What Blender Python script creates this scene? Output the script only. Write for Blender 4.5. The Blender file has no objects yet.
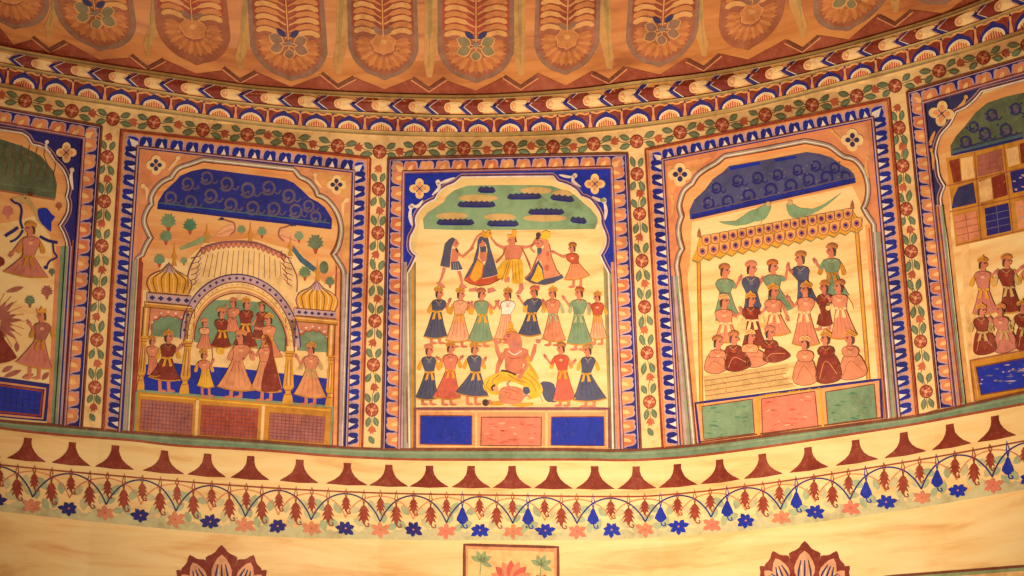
import bpy, math, random
import numpy as np
from mathutils import Matrix, Vector
from mathutils.geometry import delaunay_2d_cdt
random.seed(7)
SC = 3.0                                     # metres per unit of the fitted plan
# ------------------------------------------------------------------ camera, world, lights, exposure
FPX, PITCH, ROLL, YAW = 2194.69, 0.2996, 0.0105, -0.1349
CAM = np.array([0.4032, -1.9773, 0.0]) * SC
cp, sp, cy, sy = math.cos(PITCH), math.sin(PITCH), math.cos(YAW), math.sin(YAW)
FW = np.array([sy*cp, cy*cp, sp]); R0 = np.array([cy, -sy, 0.0]); U0 = np.cross(R0, FW)
RT = math.cos(ROLL)*R0 + math.sin(ROLL)*U0; UP = math.cos(ROLL)*U0 - math.sin(ROLL)*R0
scene = bpy.context.scene
COL = scene.collection
cd = bpy.data.cameras.new('camera'); cam = bpy.data.objects.new('camera', cd); COL.objects.link(cam)
m = Matrix(((RT[0], UP[0], -FW[0], CAM[0]), (RT[1], UP[1], -FW[1], CAM[1]), (RT[2], UP[2], -FW[2], CAM[2]), (0, 0, 0, 1)))
cam.matrix_world = m
cd.sensor_width = 36.0; cd.lens = FPX/1024*36.0; cd.clip_end = 100
scene.camera = cam
w = bpy.data.worlds.new('room_air'); scene.world = w; w.use_nodes = True
w.node_tree.nodes['Background'].inputs[0].default_value = (1.0, 0.78, 0.58, 1)
w.node_tree.nodes['Background'].inputs[1].default_value = 0.15
def area(name, loc, tgt, size, power, col, spread=180):
    l = bpy.data.lights.new(name, 'AREA'); l.spread = math.radians(spread); l.size = size; l.energy = power; l.color = col
    o = bpy.data.objects.new(name, l); COL.objects.link(o); o.location = loc
    o.rotation_euler = (Vector(tgt)-Vector(loc)).to_track_quat('-Z', 'Y').to_euler()
WARM = (1.0, 0.84, 0.66)
area('lamp_centre', (0.5, 0.45, 1.15), (0.3, 2.95, 2.95), 0.6, 47, WARM, 115)
area('lamp_left', (-0.75, 0.9, 0.9), (-0.8, 2.8, 2.8), 0.4, 4, WARM)
area('lamp_right', (1.2, 0.9, 0.7), (1.3, 2.6, 2.6), 0.4, 8, WARM)
scene.view_settings.view_transform = 'Standard'; scene.view_settings.look = 'None'
scene.view_settings.gamma = 1.0; scene.view_settings.use_curve_mapping = False
scene.view_settings.exposure = 0.0
# ------------------------------------------------------------------ the wall surface
NF = 16; SEG = 2*math.pi/NF
Z0, Z1 = 0.6945, 1.1214; A1 = 0.9634; H0, H1 = 0.1836, 0.1777
ZD, ZF, ZE = 1.154, 1.1824, 1.2105
PROF = np.array([(-2, 1.0), (Z0, 1.0), (Z1, A1), (ZD, .9791), (ZF, .9692), (ZE, .9658), (1.26, .950), (1.36, .895), (1.5, .79), (1.62, .66), (1.8, .3)])
def rad(th, z):
    a = np.interp(z, PROF[:, 0], PROF[:, 1])
    wz = np.clip((z-Z1)/(ZD-Z1), 0, 1)
    h = np.interp(z, (Z0, Z1), (H0, H1))
    d = th - np.round(th/SEG)*SEG
    poly = a/np.cos(d)
    ac = np.hypot(a, h)*np.cos(SEG/2-np.arctan(h/a))
    d2 = SEG/2-np.abs(d)
    r = np.minimum(poly, ac/np.cos(d2))
    bump = np.where((z > ZF) & (z < ZE), .006*np.sin(np.pi*np.clip((z-ZF)/(ZE-ZF), 0, 1)), 0)
    return (r*(1-wz)+a*wz-bump)*SC
def S(px, off):
    """pixels of the photograph -> points on the wall, off = metres in front of the bare wall"""
    px = np.asarray(px, float).reshape(-1, 2); off = np.broadcast_to(np.asarray(off, float), (len(px),))
    d = FW[None]*1.0 + RT[None]*((px[:, 0]-512)/FPX)[:, None] - UP[None]*((px[:, 1]-288)/FPX)[:, None]
    dd = d[:, 0]**2+d[:, 1]**2
    lo = -(CAM[0]*d[:, 0]+CAM[1]*d[:, 1])/dd; hi = lo+3.6
    for _ in range(34):
        t = (lo+hi)/2; P = CAM[None]+d*t[:, None]
        g = np.hypot(P[:, 0], P[:, 1]) - (rad(np.arctan2(P[:, 0], P[:, 1]), P[:, 2]/SC)-off)
        lo = np.where(g < 0, t, lo); hi = np.where(g < 0, hi, t)
    return CAM[None]+d*((lo+hi)/2)[:, None]
# ------------------------------------------------------------------ materials
def lin(c):
    return tuple(((v/255)/12.92 if v/255 <= .04045 else ((v/255+.055)/1.055)**2.4) for v in c)
PAL = dict(
 cream=(250,208,140), cream2=(248,198,128), plaster=(252,220,150), ochre=(212,132,66), ochre2=(176,104,58), ochre_lt=(232,168,96), ochre_dk=(150,80,44),
 red=(150,42,30), maroon=(126,28,22), brick=(176,66,44), vermil=(200,80,52), blue=(10,44,160), navy=(32,34,112), royal=(6,42,156), inkblue=(46,50,96),
 white=(244,226,206), lilac=(196,160,166), pink=(220,136,98), skin=(210,122,92), skin2=(206,122,104), rose=(208,92,74), mauve=(170,96,84), paleskin=(236,170,126),
 orange=(226,140,92), orange2=(240,160,98), gold=(226,160,44), gold2=(206,138,40), yellow=(240,186,50), slate=(78,80,102), green=(112,150,114), green2=(124,164,122), jade=(74,128,94),
 sage=(124,156,116), leaf=(92,122,92), leaf2=(140,162,112), olive=(158,142,84), olive2=(132,124,84), greyg=(166,156,128), grey=(132,116,104), dkgreen=(70,100,74),
 bell=(126,30,22), pinkred2=(206,84,66), orange3=(214,118,76), blue2=(18,38,136), blue3=(16,32,116), tree=(100,144,106), olivec=(176,146,84), canopyblue=(30,42,130), canopygrey=(74,76,116), deepblue=(34,36,110), pendred=(150,48,34), floralred=(178,82,58), floralred2=(198,100,66), palewash=(206,198,146), palewash2=(168,182,138), terra=(152,64,40), olivep=(208,154,84), fan1=(214,136,72), fan2=(196,114,60), ledge=(106,142,112), ledge2=(134,158,122),
 brown=(110,52,34), dark=(62,36,34), hair=(48,36,44), pinkred=(222,122,96), tan=(206,170,106), beige=(190,156,92), greyblue=(112,104,124), swirl=(98,84,108),
 purple=(118,66,88), tealblue=(70,104,120), paleg=(178,182,132), pinkpale=(230,154,102), umber=(164,92,60), smoke=(146,108,86))
MATS = {}
def mat(name):
    if name in MATS: return MATS[name]
    c = lin(PAL[name]); gz = lin((190, 120, 70)); kg = .02 if c[2] > c[0]*1.2 else .1; c = tuple(a*(1-kg)+b*kg for a, b in zip(c, gz)); M = bpy.data.materials.new('paint_'+name); M.use_nodes = True
    nt = M.node_tree; b = nt.nodes['Principled BSDF']
    b.inputs['Roughness'].default_value = .62; b.inputs['Specular IOR Level'].default_value = .25
    g = nt.nodes.new('ShaderNodeNewGeometry')
    n1 = nt.nodes.new('ShaderNodeTexNoise'); n1.inputs['Scale'].default_value = 26; n1.inputs['Detail'].default_value = 5; n1.inputs['Roughness'].default_value = .65
    n2 = nt.nodes.new('ShaderNodeTexNoise'); n2.inputs['Scale'].default_value = 5.0; n2.inputs['Detail'].default_value = 4
    nt.links.new(g.outputs['Position'], n1.inputs['Vector']); nt.links.new(g.outputs['Position'], n2.inputs['Vector'])
    r = nt.nodes.new('ShaderNodeValToRGB'); e = r.color_ramp.elements
    lum = .3*c[0]+.6*c[1]+.1*c[2]
    e[0].position = .36; e[0].color = (c[0]*.72, c[1]*.66, c[2]*.62, 1) if kg > .05 else (c[0]*.7, c[1]*.7, c[2]*.72, 1)
    e[1].position = .66; k = .10 if lum < .25 else .05
    e[1].color = (min(1, c[0]*1.12+k*.55), min(1, c[1]*1.1+k*.4), min(1, c[2]*1.08+k*.25), 1) if kg > .05 else (c[0]*1.2, c[1]*1.25, min(1, c[2]*1.25), 1)
    x = e.new(.5); x.color = (*c, 1)
    mx = nt.nodes.new('ShaderNodeMath'); mx.operation = 'MULTIPLY_ADD'; mx.inputs[1].default_value = .5
    nt.links.new(n1.outputs['Fac'], mx.inputs[0])
    m2 = nt.nodes.new('ShaderNodeMath'); m2.operation = 'MULTIPLY'; m2.inputs[1].default_value = .5
    nt.links.new(n2.outputs['Fac'], m2.inputs[0]); nt.links.new(m2.outputs[0], mx.inputs[2])
    nt.links.new(mx.outputs[0], r.inputs[0]); 
    n3 = nt.nodes.new('ShaderNodeTexNoise'); n3.inputs['Scale'].default_value = 70; n3.inputs['Detail'].default_value = 6; n3.inputs['Roughness'].default_value = .7
    nt.links.new(g.outputs['Position'], n3.inputs['Vector'])
    w3 = nt.nodes.new('ShaderNodeMapRange'); w3.inputs[1].default_value = .56; w3.inputs[2].default_value = .78; w3.inputs[3].default_value = 0; w3.inputs[4].default_value = .34 if kg > .05 else .1
    nt.links.new(n3.outputs['Fac'], w3.inputs[0])
    mw = nt.nodes.new('ShaderNodeMix'); mw.data_type = 'RGBA'; mw.inputs[7].default_value = (*lin((226, 172, 116)), 1) if lum < .45 else (*lin((206, 130, 74)), 1)
    nt.links.new(w3.outputs[0], mw.inputs[0]); nt.links.new(r.outputs[0], mw.inputs[6]); nt.links.new(mw.outputs[2], b.inputs['Base Color'])
    bp = nt.nodes.new('ShaderNodeBump'); bp.inputs['Strength'].default_value = .12; bp.inputs['Distance'].default_value = .004
    nt.links.new(n1.outputs['Fac'], bp.inputs['Height']); nt.links.new(bp.outputs[0], b.inputs['Normal'])
    MATS[name] = M; return M
def plaster_mat(name, ca, cb, cc):
    """bare wall plaster: drifting stains of its own, streaked sideways"""
    M = bpy.data.materials.new(name); M.use_nodes = True; nt = M.node_tree; b = nt.nodes['Principled BSDF']
    b.inputs['Roughness'].default_value = .5; b.inputs['Specular IOR Level'].default_value = .35
    g = nt.nodes.new('ShaderNodeNewGeometry'); mp = nt.nodes.new('ShaderNodeMapping'); mp.inputs['Scale'].default_value = (1.4, 1.4, 9)
    nt.links.new(g.outputs['Position'], mp.inputs['Vector'])
    n = nt.nodes.new('ShaderNodeTexNoise'); n.inputs['Scale'].default_value = 1.6; n.inputs['Detail'].default_value = 8; n.inputs['Roughness'].default_value = .6; n.inputs['Distortion'].default_value = .6
    nt.links.new(mp.outputs[0], n.inputs['Vector'])
    r = nt.nodes.new('ShaderNodeValToRGB'); e = r.color_ramp.elements
    e[0].position = .3; e[0].color = (*lin(cc), 1); e[1].position = .62; e[1].color = (*lin(ca), 1); x = e.new(.46); x.color = (*lin(cb), 1)
    nt.links.new(n.outputs['Fac'], r.inputs[0]); nt.links.new(r.outputs[0], b.inputs['Base Color'])
    bp = nt.nodes.new('ShaderNodeBump'); bp.inputs['Strength'].default_value = .15; bp.inputs['Distance'].default_value = .01
    nt.links.new(n.outputs['Fac'], bp.inputs['Height']); nt.links.new(bp.outputs[0], b.inputs['Normal'])
    MATS[name] = M; return M
plaster_mat('wallplaster', (250,216,150), (246,204,134), (228,172,104))
plaster_mat('vaultplaster', (224,146,76), (206,126,62), (170,96,52))
plaster_mat('sceneplaster', (250,216,150), (246,202,132), (230,166,98))
plaster_mat('orangeplaster', (240,180,112), (232,158,92), (212,130,74))
plaster_mat('stainplaster', (236,204,132), (238,196,124), (206,180,124))
PAL.update(orangeplaster=0, stainplaster=0)
PAL.update(wallplaster=0, vaultplaster=0, sceneplaster=0)
# ------------------------------------------------------------------ mesh builder: painted shapes on the wall
def area2(p):
    return .5*sum(p[i][0]*p[(i+1) % len(p)][1]-p[(i+1) % len(p)][0]*p[i][1] for i in range(len(p)))
class MB:
    def __init__(s): s.px = []; s.off = []; s.dep = []; s.faces = []; s.sides = []; s.mats = []; s.smats = []
    def poly(s, pts, col, lay, dep=1.0, grid=None):
        pts = [tuple(p) for p in pts]
        q = [pts[0]]
        for p in pts[1:]:
            if abs(p[0]-q[-1][0])+abs(p[1]-q[-1][1]) > 1e-3: q.append(p)
        if abs(q[0][0]-q[-1][0])+abs(q[0][1]-q[-1][1]) < 1e-3: q.pop()
        pts = q
        if len(pts) < 3: return s
        if area2(pts) > 0: pts = pts[::-1]
        xs = [p[0] for p in pts]; ys = [p[1] for p in pts]
        ext = max(max(xs)-min(xs), max(ys)-min(ys))
        if grid is None and ext > 13: grid = max(5.0, min(9.0, ext/8))
        base = len(s.px)
        if grid:
            dense = []
            for i, p in enumerate(pts):
                n = pts[(i+1) % len(pts)]; L = math.hypot(n[0]-p[0], n[1]-p[1]); k = max(1, int(L/grid))
                for j in range(k): dense.append((p[0]+(n[0]-p[0])*j/k, p[1]+(n[1]-p[1])*j/k))
            ring = len(dense); V = [Vector(p) for p in dense]; A = np.array(dense)
            gx = np.arange(min(xs)+grid*.5, max(xs), grid); gy = np.arange(min(ys)+grid*.5, max(ys), grid)
            if len(gx) and len(gy):
                GX, GY = np.meshgrid(gx, gy); G = np.stack([GX.ravel(), GY.ravel()], 1)
                B = np.roll(A, -1, 0); ins = np.zeros(len(G), bool)
                for a, b in zip(A, B):
                    if a[1] == b[1]: continue
                    c = ((a[1] > G[:, 1]) != (b[1] > G[:, 1])) & (G[:, 0] < (b[0]-a[0])*(G[:, 1]-a[1])/(b[1]-a[1])+a[0]); ins ^= c
                G = G[ins]
                if len(G):
                    dm = np.min(np.hypot(G[:, None, 0]-A[None, :, 0], G[:, None, 1]-A[None, :, 1]), 1); G = G[dm > grid*.3]
                    V += [Vector(p) for p in G]
            ed = [(i, (i+1) % ring) for i in range(ring)]
            vo, eo, fo, ov, oe, of = delaunay_2d_cdt(V, ed, [], 1, 1e-4)
            s.px += [(v.x, v.y) for v in vo]
            for f in fo:
                f = list(f)
                if area2([vo[i] for i in f]) > 0: f = f[::-1]
                s.faces.append([base+i for i in f]); s.mats.append(col)
            mp = {}
            for new, olds in enumerate(ov):
                for o_ in olds: mp[o_] = new
            rg = [base+mp[i] for i in range(ring) if i in mp]
            n = len(vo)
        else:
            s.px += pts; rg = list(range(base, base+len(pts))); s.faces.append(rg); s.mats.append(col); n = len(pts)
        s.off += [lay]*n; s.dep += [dep]*n
        for a, b in zip(rg, rg[1:]+rg[:1]): s.sides.append((a, b)); s.smats.append(col)
        return s
    def line(s, pts, w, col, lay, closed=False, dep=1.0, taper=False, step=None):
        pts = [tuple(p) for p in pts]
        if step:
            q = []
            n = len(pts)
            for i in range(n-(0 if closed else 1)):
                a, b = pts[i], pts[(i+1) % n]; k = max(1, int(math.hypot(b[0]-a[0], b[1]-a[1])/step))
                q += [(a[0]+(b[0]-a[0])*j/k, a[1]+(b[1]-a[1])*j/k) for j in range(k)]
            if not closed: q.append(pts[-1])
            pts = q
        n = len(pts); L = []; R = []
        for i in range(n):
            a = pts[(i-1) % n] if (closed or i > 0) else pts[i]; b = pts[(i+1) % n] if (closed or i < n-1) else pts[i]
            dx, dy = b[0]-a[0], b[1]-a[1]; l = math.hypot(dx, dy) or 1
            ww = (w[i*(len(w)-1)//max(1, n-1)] if isinstance(w, (list, tuple)) else w)/2
            if taper: ww *= max(.12, math.sin(math.pi*(i+.5)/n))
            nx, ny = -dy/l*ww, dx/l*ww
            L.append((pts[i][0]+nx, pts[i][1]+ny)); R.append((pts[i][0]-nx, pts[i][1]-ny))
        base = len(s.px); s.px += L+R; s.off += [lay]*(2*n); s.dep += [dep]*(2*n)
        for i in range(n if closed else n-1):
            j = (i+1) % n
            s.faces.append([base+i, base+j, base+n+j, base+n+i]); s.mats.append(col)
            s.sides += [(base+j, base+i), (base+n+i, base+n+j)]; s.smats += [col, col]
        if not closed:
            s.sides += [(base, base+n), (base+2*n-1, base+n-1)]; s.smats += [col, col]
        return s
    def ell(s, x, y, rx, ry, col, lay, ang=0, n=None, a0=0, a1=2*math.pi, grid=None, dep=1.0):
        n = n or (10 if max(rx, ry) < 4 else 18); full = abs(a1-a0) > 6.2
        ca, sa = math.cos(ang), math.sin(ang); P = []
        for i in range(n if full else n+1):
            t = a0+(a1-a0)*i/n; u, v = rx*math.cos(t), ry*math.sin(t); P.append((x+u*ca-v*sa, y+u*sa+v*ca))
        return s.poly(P, col, lay, grid=grid, dep=dep)
    def drop(s, x, y, x2, y2, w, col, lay, bulge=.6):
        """leaf / petal from (x,y) to the tip (x2,y2)"""
        dx, dy = x2-x, y2-y; L = math.hypot(dx, dy) or 1; ux, uy = dx/L, dy/L; P = []
        for t, k in ((0, 0), (.15, .55), (.35, .92), (bulge, 1), (.82, .62), (1, 0)): P.append((x+dx*t-uy*k*w/2, y+dy*t+ux*k*w/2))
        for t, k in ((.82, .62), (bulge, 1), (.35, .92), (.15, .55)): P.append((x+dx*t+uy*k*w/2, y+dy*t-ux*k*w/2))
        return s.poly(P, col, lay)
    def build(s, name, parent=None, label=None, cat=None, group=None, kind=None):
        if not s.px: s.ell(0, 0, .1, .1, 'cream', 1)
        off = np.array(s.off)*.001; P = S(s.px, off)
        r = np.hypot(P[:, 0], P[:, 1])[:, None]
        nd = np.concatenate([P[:, :2]/r, np.zeros((len(P), 1))], 1)
        Bk = P+nd*(np.array(s.dep)*.001)[:, None]
        org = np.zeros(3)
        if parent is not None: org = np.array(parent['_o'])
        elif True: org = P[np.argmin(P[:, 2])]
        used = sorted({a for e in s.sides for a in e}); mp = {a: len(P)+i for i, a in enumerate(used)}
        V = np.concatenate([P, Bk[used]], 0)-org
        F = [tuple(f) for f in s.faces]+[(b, a, mp[a], mp[b]) for a, b in s.sides]
        cols = s.mats+s.smats; names = list(dict.fromkeys(cols))
        me = bpy.data.meshes.new(name); me.from_pydata(V.tolist(), [], F)
        for n_ in names: me.materials.append(mat(n_))
        me.polygons.foreach_set('material_index', [names.index(c) for c in cols]); me.update()
        o = bpy.data.objects.new(name, me); COL.objects.link(o)
        o['_o'] = org.tolist()
        if parent is not None:
            o.parent = parent
        else: o.location = org
        if label: o['label'] = label
        if cat: o['category'] = cat
        if group: o['group'] = group
        if kind: o['kind'] = kind
        return o
def build_lr(mb, name, parent, xm):
    for side in (0, 1):
        n = MB(); keep = lambda idx: (mb.px[idx][0] >= xm) == bool(side)
        mp = {}
        for i in range(len(mb.px)):
            if keep(i): mp[i] = len(n.px); n.px.append(mb.px[i]); n.off.append(mb.off[i]); n.dep.append(mb.dep[i])
        for f, c in zip(mb.faces, mb.mats):
            if f[0] in mp: n.faces.append([mp[q] for q in f]); n.mats.append(c)
        for (a, b), c in zip(mb.sides, mb.smats):
            if a in mp: n.sides.append((mp[a], mp[b])); n.smats.append(c)
        if n.px: n.build(name, parent)
def thing(name, px, label, cat, group=None):
    o = bpy.data.objects.new(name, None); COL.objects.link(o); o.empty_display_size = .05
    org = S([px], [0.0])[0]; o.location = org; o['_o'] = org.tolist(); o['label'] = label; o['category'] = cat
    if group: o['group'] = group
    return o
def Zm(ox, oy, s, pts): return [(ox+x/s, oy+y/s) for x, y in pts]
def lerp(a, b, t): return (a[0]+(b[0]-a[0])*t, a[1]+(b[1]-a[1])*t)
def smooth(pts, k=4, closed=False):
    """Catmull-Rom through the points"""
    n = len(pts); out = []
    for i in range(n if closed else n-1):
        p0 = pts[(i-1) % n] if (closed or i > 0) else pts[i]; p1 = pts[i]; p2 = pts[(i+1) % n]; p3 = pts[(i+2) % n] if (closed or i < n-2) else p2
        for j in range(k):
            t = j/k
            out.append(tuple(.5*(2*p1[c]+(p2[c]-p0[c])*t+(2*p0[c]-5*p1[c]+4*p2[c]-p3[c])*t*t+(3*p1[c]-p0[c]-3*p2[c]+p3[c])*t**3) for c in (0, 1)))
    if not closed: out.append(pts[-1])
    return out
# ring curves measured along the wall
RG = {'A': [(-70,415),(0,428),(60,435),(130,440.3),(180,446),(260,450.3),(330,456),(390,459),(450,460),(580,459.8),(618,460.5),(655,459.5),(700,455.7),(770,446.5),(850,434.5),(910,425),(970,414),(1024,404),(1090,391)],
'G': [(-70,410),(0,420.5),(60,425.5),(100,429.5),(140,433),(260,441.5),(330,446.5),(382,449),(450,449.5),(560,449.5),(618,450.5),(663,448),(700,444.5),(770,435.5),(850,425),(917,415.5),(970,404),(1024,392),(1090,377)],
'B': [(-70,453),(0,464.7),(130,477),(260,487.2),(380,493),(520,495.5),(600,496.5),(665,495),(770,483),(900,463),(1024,441),(1090,428)],
'C': [(-70,500),(0,510.8),(130,525),(260,536),(385,539.5),(500,540.5),(600,539.8),(690,535),(770,527.6),(900,510),(1024,488.7),(1090,476)],
'D': [(-70,67),(0,86.5),(130,107.5),(250,124),(330,131.5),(400,135),(460,136),(520,135.5),(580,132.5),(640,126.5),(700,117.5),(770,103),(890,72.5),(960,53),(1024,33),(1090,11)],
'F': [(-70,45),(0,64.5),(90,81),(180,96),(260,106),(330,112),(400,115.5),(460,117),(520,115.5),(580,111.5),(640,105),(700,97),(770,83.5),(890,52.5),(960,30),(1024,6.4),(1090,-18)],
'E': [(-70,29),(0,48),(90,64),(180,77.5),(250,87.5),(330,93.5),(400,96.5),(460,97.5),(510,96),(580,91),(640,83),(700,76),(770,63.5),(830,50),(890,33.5),(940,18),(985,1),(1040,-22),(1090,-42)]}
_sm = {k: np.array(smooth(v, 8)) for k, v in RG.items()}
def ring(k, x): return float(np.interp(x, _sm[k][:, 0], _sm[k][:, 1]))
def lean(x): return (x-470)*.00017
def bp(r1, r2, x, v):
    y1 = ring(r1, x); y2 = ring(r2, x); y = y1+(y2-y1)*v
    return (x+(y-y1)*lean(x), y)
X0, X1 = -60, 1080
def ringline(r1, r2, v, dy=0, step=7):
    return [(x, y+dy) for x, y in (bp(r1, r2, xx, v) for xx in np.arange(X0, X1+1, step))]
# ------------------------------------------------------------------ setting: wall and vault
def lathe(name, z_a, z_b, nz, m, back, kind='structure'):
    ths = np.linspace(math.radians(-62), math.radians(62), 497); zs = np.linspace(z_a, z_b, nz)
    T, Z = np.meshgrid(ths, zs); Rr = rad(T, Z)+back
    P = np.stack([Rr*np.sin(T), Rr*np.cos(T), Z*SC], -1).reshape(-1, 3); nt = len(ths)
    P2 = P.copy(); rr = np.hypot(P2[:, 0], P2[:, 1])[:, None]; P2[:, :2] *= (rr+.25)/rr
    F = []
    for i in range(nz-1):
        for j in range(nt-1):
            a = i*nt+j; F.append((a, a+nt, a+nt+1, a+1)); b = a+len(P); F.append((b, b+1, b+nt+1, b+nt))
    n = len(P)
    for j in range(nt-1): F.append((j, j+1, n+j+1, n+j)); t = (nz-1)*nt+j; F.append((t, n+t, n+t+1, t+1))
    me = bpy.data.meshes.new(name); me.from_pydata(np.concatenate([P, P2]).tolist(), [], F); me.materials.append(mat(m)); me.update()
    o = bpy.data.objects.new(name, me); COL.objects.link(o); o['kind'] = kind; return o
lathe('wall_back', -.54, ZF, 120, 'wallplaster', .0)
lathe('ceiling', ZF, 1.7, 80, 'vaultplaster', .0)
BASE = 12.0        # the painted surround stands 12 mm proud of the niches
# lower wall, flush with the surround
mb = MB(); mb.poly([bp('A', 'B', x, .0) for x in np.arange(X0, X1+1, 7)]+[(x, ring('C', x)+4) for x in np.arange(X1, X0-1, -7)], 'wallplaster', 2, dep=3, grid=9)
mb.build('trim_1', kind='structure')
# green ledge under the panels
mb = MB(); mb.poly(ringline('G', 'A', 0)+ringline('G', 'A', 1)[::-1], 'ledge', 16, dep=18, grid=8)
for k, (v, wd, c) in enumerate(((.02, 2.6, 'brown'), (.97, 2.4, 'terra'), (.35, 1.6, 'ledge2'))): mb.line(ringline('G', 'A', v), wd, c, 17.2)
mb.build('trim_2', kind='structure')
# ------------------------------------------------------------------ leaf borders of the frames
def cells(p0, p1, q0, q1, n):
    """quads between the outer edge p0-p1 and inner edge q0-q1"""
    for i in range(n):
        yield (lerp(p0, p1, i/n), lerp(p0, p1, (i+1)/n), lerp(q0, q1, i/n), lerp(q0, q1, (i+1)/n))
def cmap(c, u, v): return lerp(lerp(c[2], c[3], u), lerp(c[0], c[1], u), v)      # v=0 inner edge, 1 outer edge
def petal_cell(mb, c, style, sh, lay):
    J = lambda: random.uniform(-.025, .025)
    def pp(L): return [cmap(c, u+sh*v+J()*.5, v+J()*.4) for u, v in L]
    if style == 'orange':
        mb.poly(smooth(pp([(.04, .06), (.06, .5), (.10, .80), (.24, .93), (.42, .86), (.62, .94), (.84, .86), (.92, .62), (.92, .3), (.95, .06)]), 2, True), 'lilac', lay)
        mb.poly(smooth(pp([(.12, .08), (.15, .5), (.2, .74), (.32, .84), (.45, .78), (.6, .84), (.76, .78), (.83, .58), (.83, .3), (.86, .08)]), 2, True), random.choice(('orange', 'orange', 'orange2', 'orange3', 'orange')), lay+1)
        mb.poly(pp([(.25, .08), (.40, .45), (.62, .62), (.60, .3), (.52, .08)]), 'cream2', lay+2)
    else:
        mb.poly(smooth(pp([(.04, .08), (.02, .55), (.12, .84), (.32, .96), (.5, .9), (.72, .97), (.93, .84), (.98, .5), (.96, .08)]), 2, True), 'lilac', lay)
        mb.poly(smooth(pp([(.14, .08), (.10, .5), (.18, .76), (.34, .88), (.5, .8), (.7, .88), (.86, .76), (.86, .45), (.84, .08)]), 2, True), random.choice(('blue2', 'blue3')), lay+1)
        mb.poly(pp([(.30, .05), (.45, .35), (.52, .62), (.62, .35), (.72, .05)]), 'white', lay+2)
def frame_border(parent, style, TL, TR, BR, BL, iTL, iTR, iBR, iBL, nL, nT, nR, left=True, right=True):
    B = BASE
    mb = MB(); g = 'navy' if style == 'orange' else 'pinkpale'
    def quad(a, b, c, d): mb.poly([a, b, c, d], g, B+1, grid=9)
    quad(TL, TR, iTR, iTL)
    if left: quad(TL, iTL, iBL, BL)
    if right: quad(TR, BR, iBR, iTR)
    o1 = lambda a, b, t: lerp(a, b, t)
    t0 = 0.16
    oTL, oTR, oBR, oBL = o1(TL, iTL, t0), o1(TR, iTR, t0), o1(BR, iBR, t0), o1(BL, iBL, t0)
    t1 = .90
    jTL, jTR, jBR, jBL = o1(TL, iTL, t1), o1(TR, iTR, t1), o1(BR, iBR, t1), o1(BL, iBL, t1)
    fr = lambda p, a_, b_: ((p[0]-a_[0])*(b_[0]-a_[0])+(p[1]-a_[1])*(b_[1]-a_[1]))/((b_[0]-a_[0])**2+(b_[1]-a_[1])**2)
    tA, tB = lerp(oTL, oTR, fr(jTL, oTL, oTR)), lerp(oTL, oTR, fr(jTR, oTL, oTR)); lA = lerp(oTL, oBL, fr(jTL, oTL, oBL)); rA = lerp(oTR, oBR, fr(jTR, oTR, oBR))
    for c in cells(tA, tB, jTL, jTR, nT-2): petal_cell(mb, c, style, 0.0, B+2)
    if left:
        for c in cells(lA, oBL, jTL, jBL, nL): petal_cell(mb, c, style, -.2, B+2)
    if right:
        for c in cells(rA, oBR, jTR, jBR, nR): petal_cell(mb, c, style, -.2, B+2)
    for ok, o_, t_, j_, l_ in ((left, oTL, tA, jTL, lA), (right, oTR, tB, jTR, rA)):
        if ok:
            for k_, co in ((1.0, 'lilac'), (.80, ('orange' if style == 'orange' else 'blue'))):
                Q = [lerp(j_, p, .96*k_+(1-k_)*.0) for p in (lerp(j_, t_, .15), lerp(t_, j_, .25), lerp(t_, o_, .35), lerp(o_, j_, .04), lerp(o_, j_, .16), lerp(l_, o_, .35), lerp(l_, j_, .25), lerp(j_, l_, .15))]
                mb.poly(smooth(Q, 2, True), co, B+2+(1-k_)*6)
            mb.poly([j_, lerp(j_, t_, .4), lerp(j_, o_, .62), lerp(j_, l_, .4)], 'cream2' if style == 'orange' else 'white', B+4.4)
    out = ([BL] if left else [])+[TL, TR]+([BR] if right else []); inn = ([iBL] if left else [])+[iTL, iTR]+([iBR] if right else [])
    l = [lerp(a, b, .0) for a, b in zip(out, inn)]; mb.line(l, 1.6, 'brown' if style == 'orange' else 'red', B+9, step=10)
    l = [lerp(a, b, .12) for a, b in zip(out, inn)]; mb.line(l, .9, 'lilac' if style == 'orange' else 'ochre', B+9, step=10)
    l = [lerp(a, b, .93) for a, b in zip(out, inn)]; mb.line(l, 2.2, 'lilac', B+9, step=10)
    l = [lerp(a, b, .99) for a, b in zip(out, inn)]; mb.line(l, 1.1, 'purple' if style == 'orange' else 'navy', B+10, step=10)
    l = [lerp(a, b, .86) for a, b in zip(out, inn)]; mb.line(l, .9, 'red' if style == 'orange' else 'brown', B+10, step=10)
    mb.build('leaf_border', parent)
def corner_flower(parent, x, y, style, s=1.0, rot=.0):
    mb = MB(); B = BASE+4
    for k in range(4):
        a = rot+k*math.pi/2+ (math.pi/4 if style == 'x' else 0); d = 5.4*s
        mb.ell(x+d*math.cos(a), y+d*math.sin(a), 4.9*s, (4.2 if style == 'orange' else 5.0)*s, 'cream', B+.2*k, ang=a)
        if style == 'orange': mb.ell(x+d*.8*math.cos(a), y+d*.8*math.sin(a), 2.6*s, 2.0*s, 'orange2', B+1.5, ang=a)
        else:
            mb.ell(x+d*.72*math.cos(a), y+d*.72*math.sin(a), 2.5*s, 2.3*s, 'inkblue', B+1.6, ang=a)
    if style == 'orange':
        for k in range(4):
            a = rot+math.pi/4+k*math.pi/2; mb.line([(x, y), (x+4.6*s*math.cos(a), y+4.6*s*math.sin(a))], .7, 'navy', B+2)
    f = mb.build('corner_flower', parent); m2 = MB(); m2.ell(x, y, 1.3*s, 1.3*s, 'purple' if style == 'orange' else 'pink', B+3); m2.build('flower_centre', f)
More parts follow.
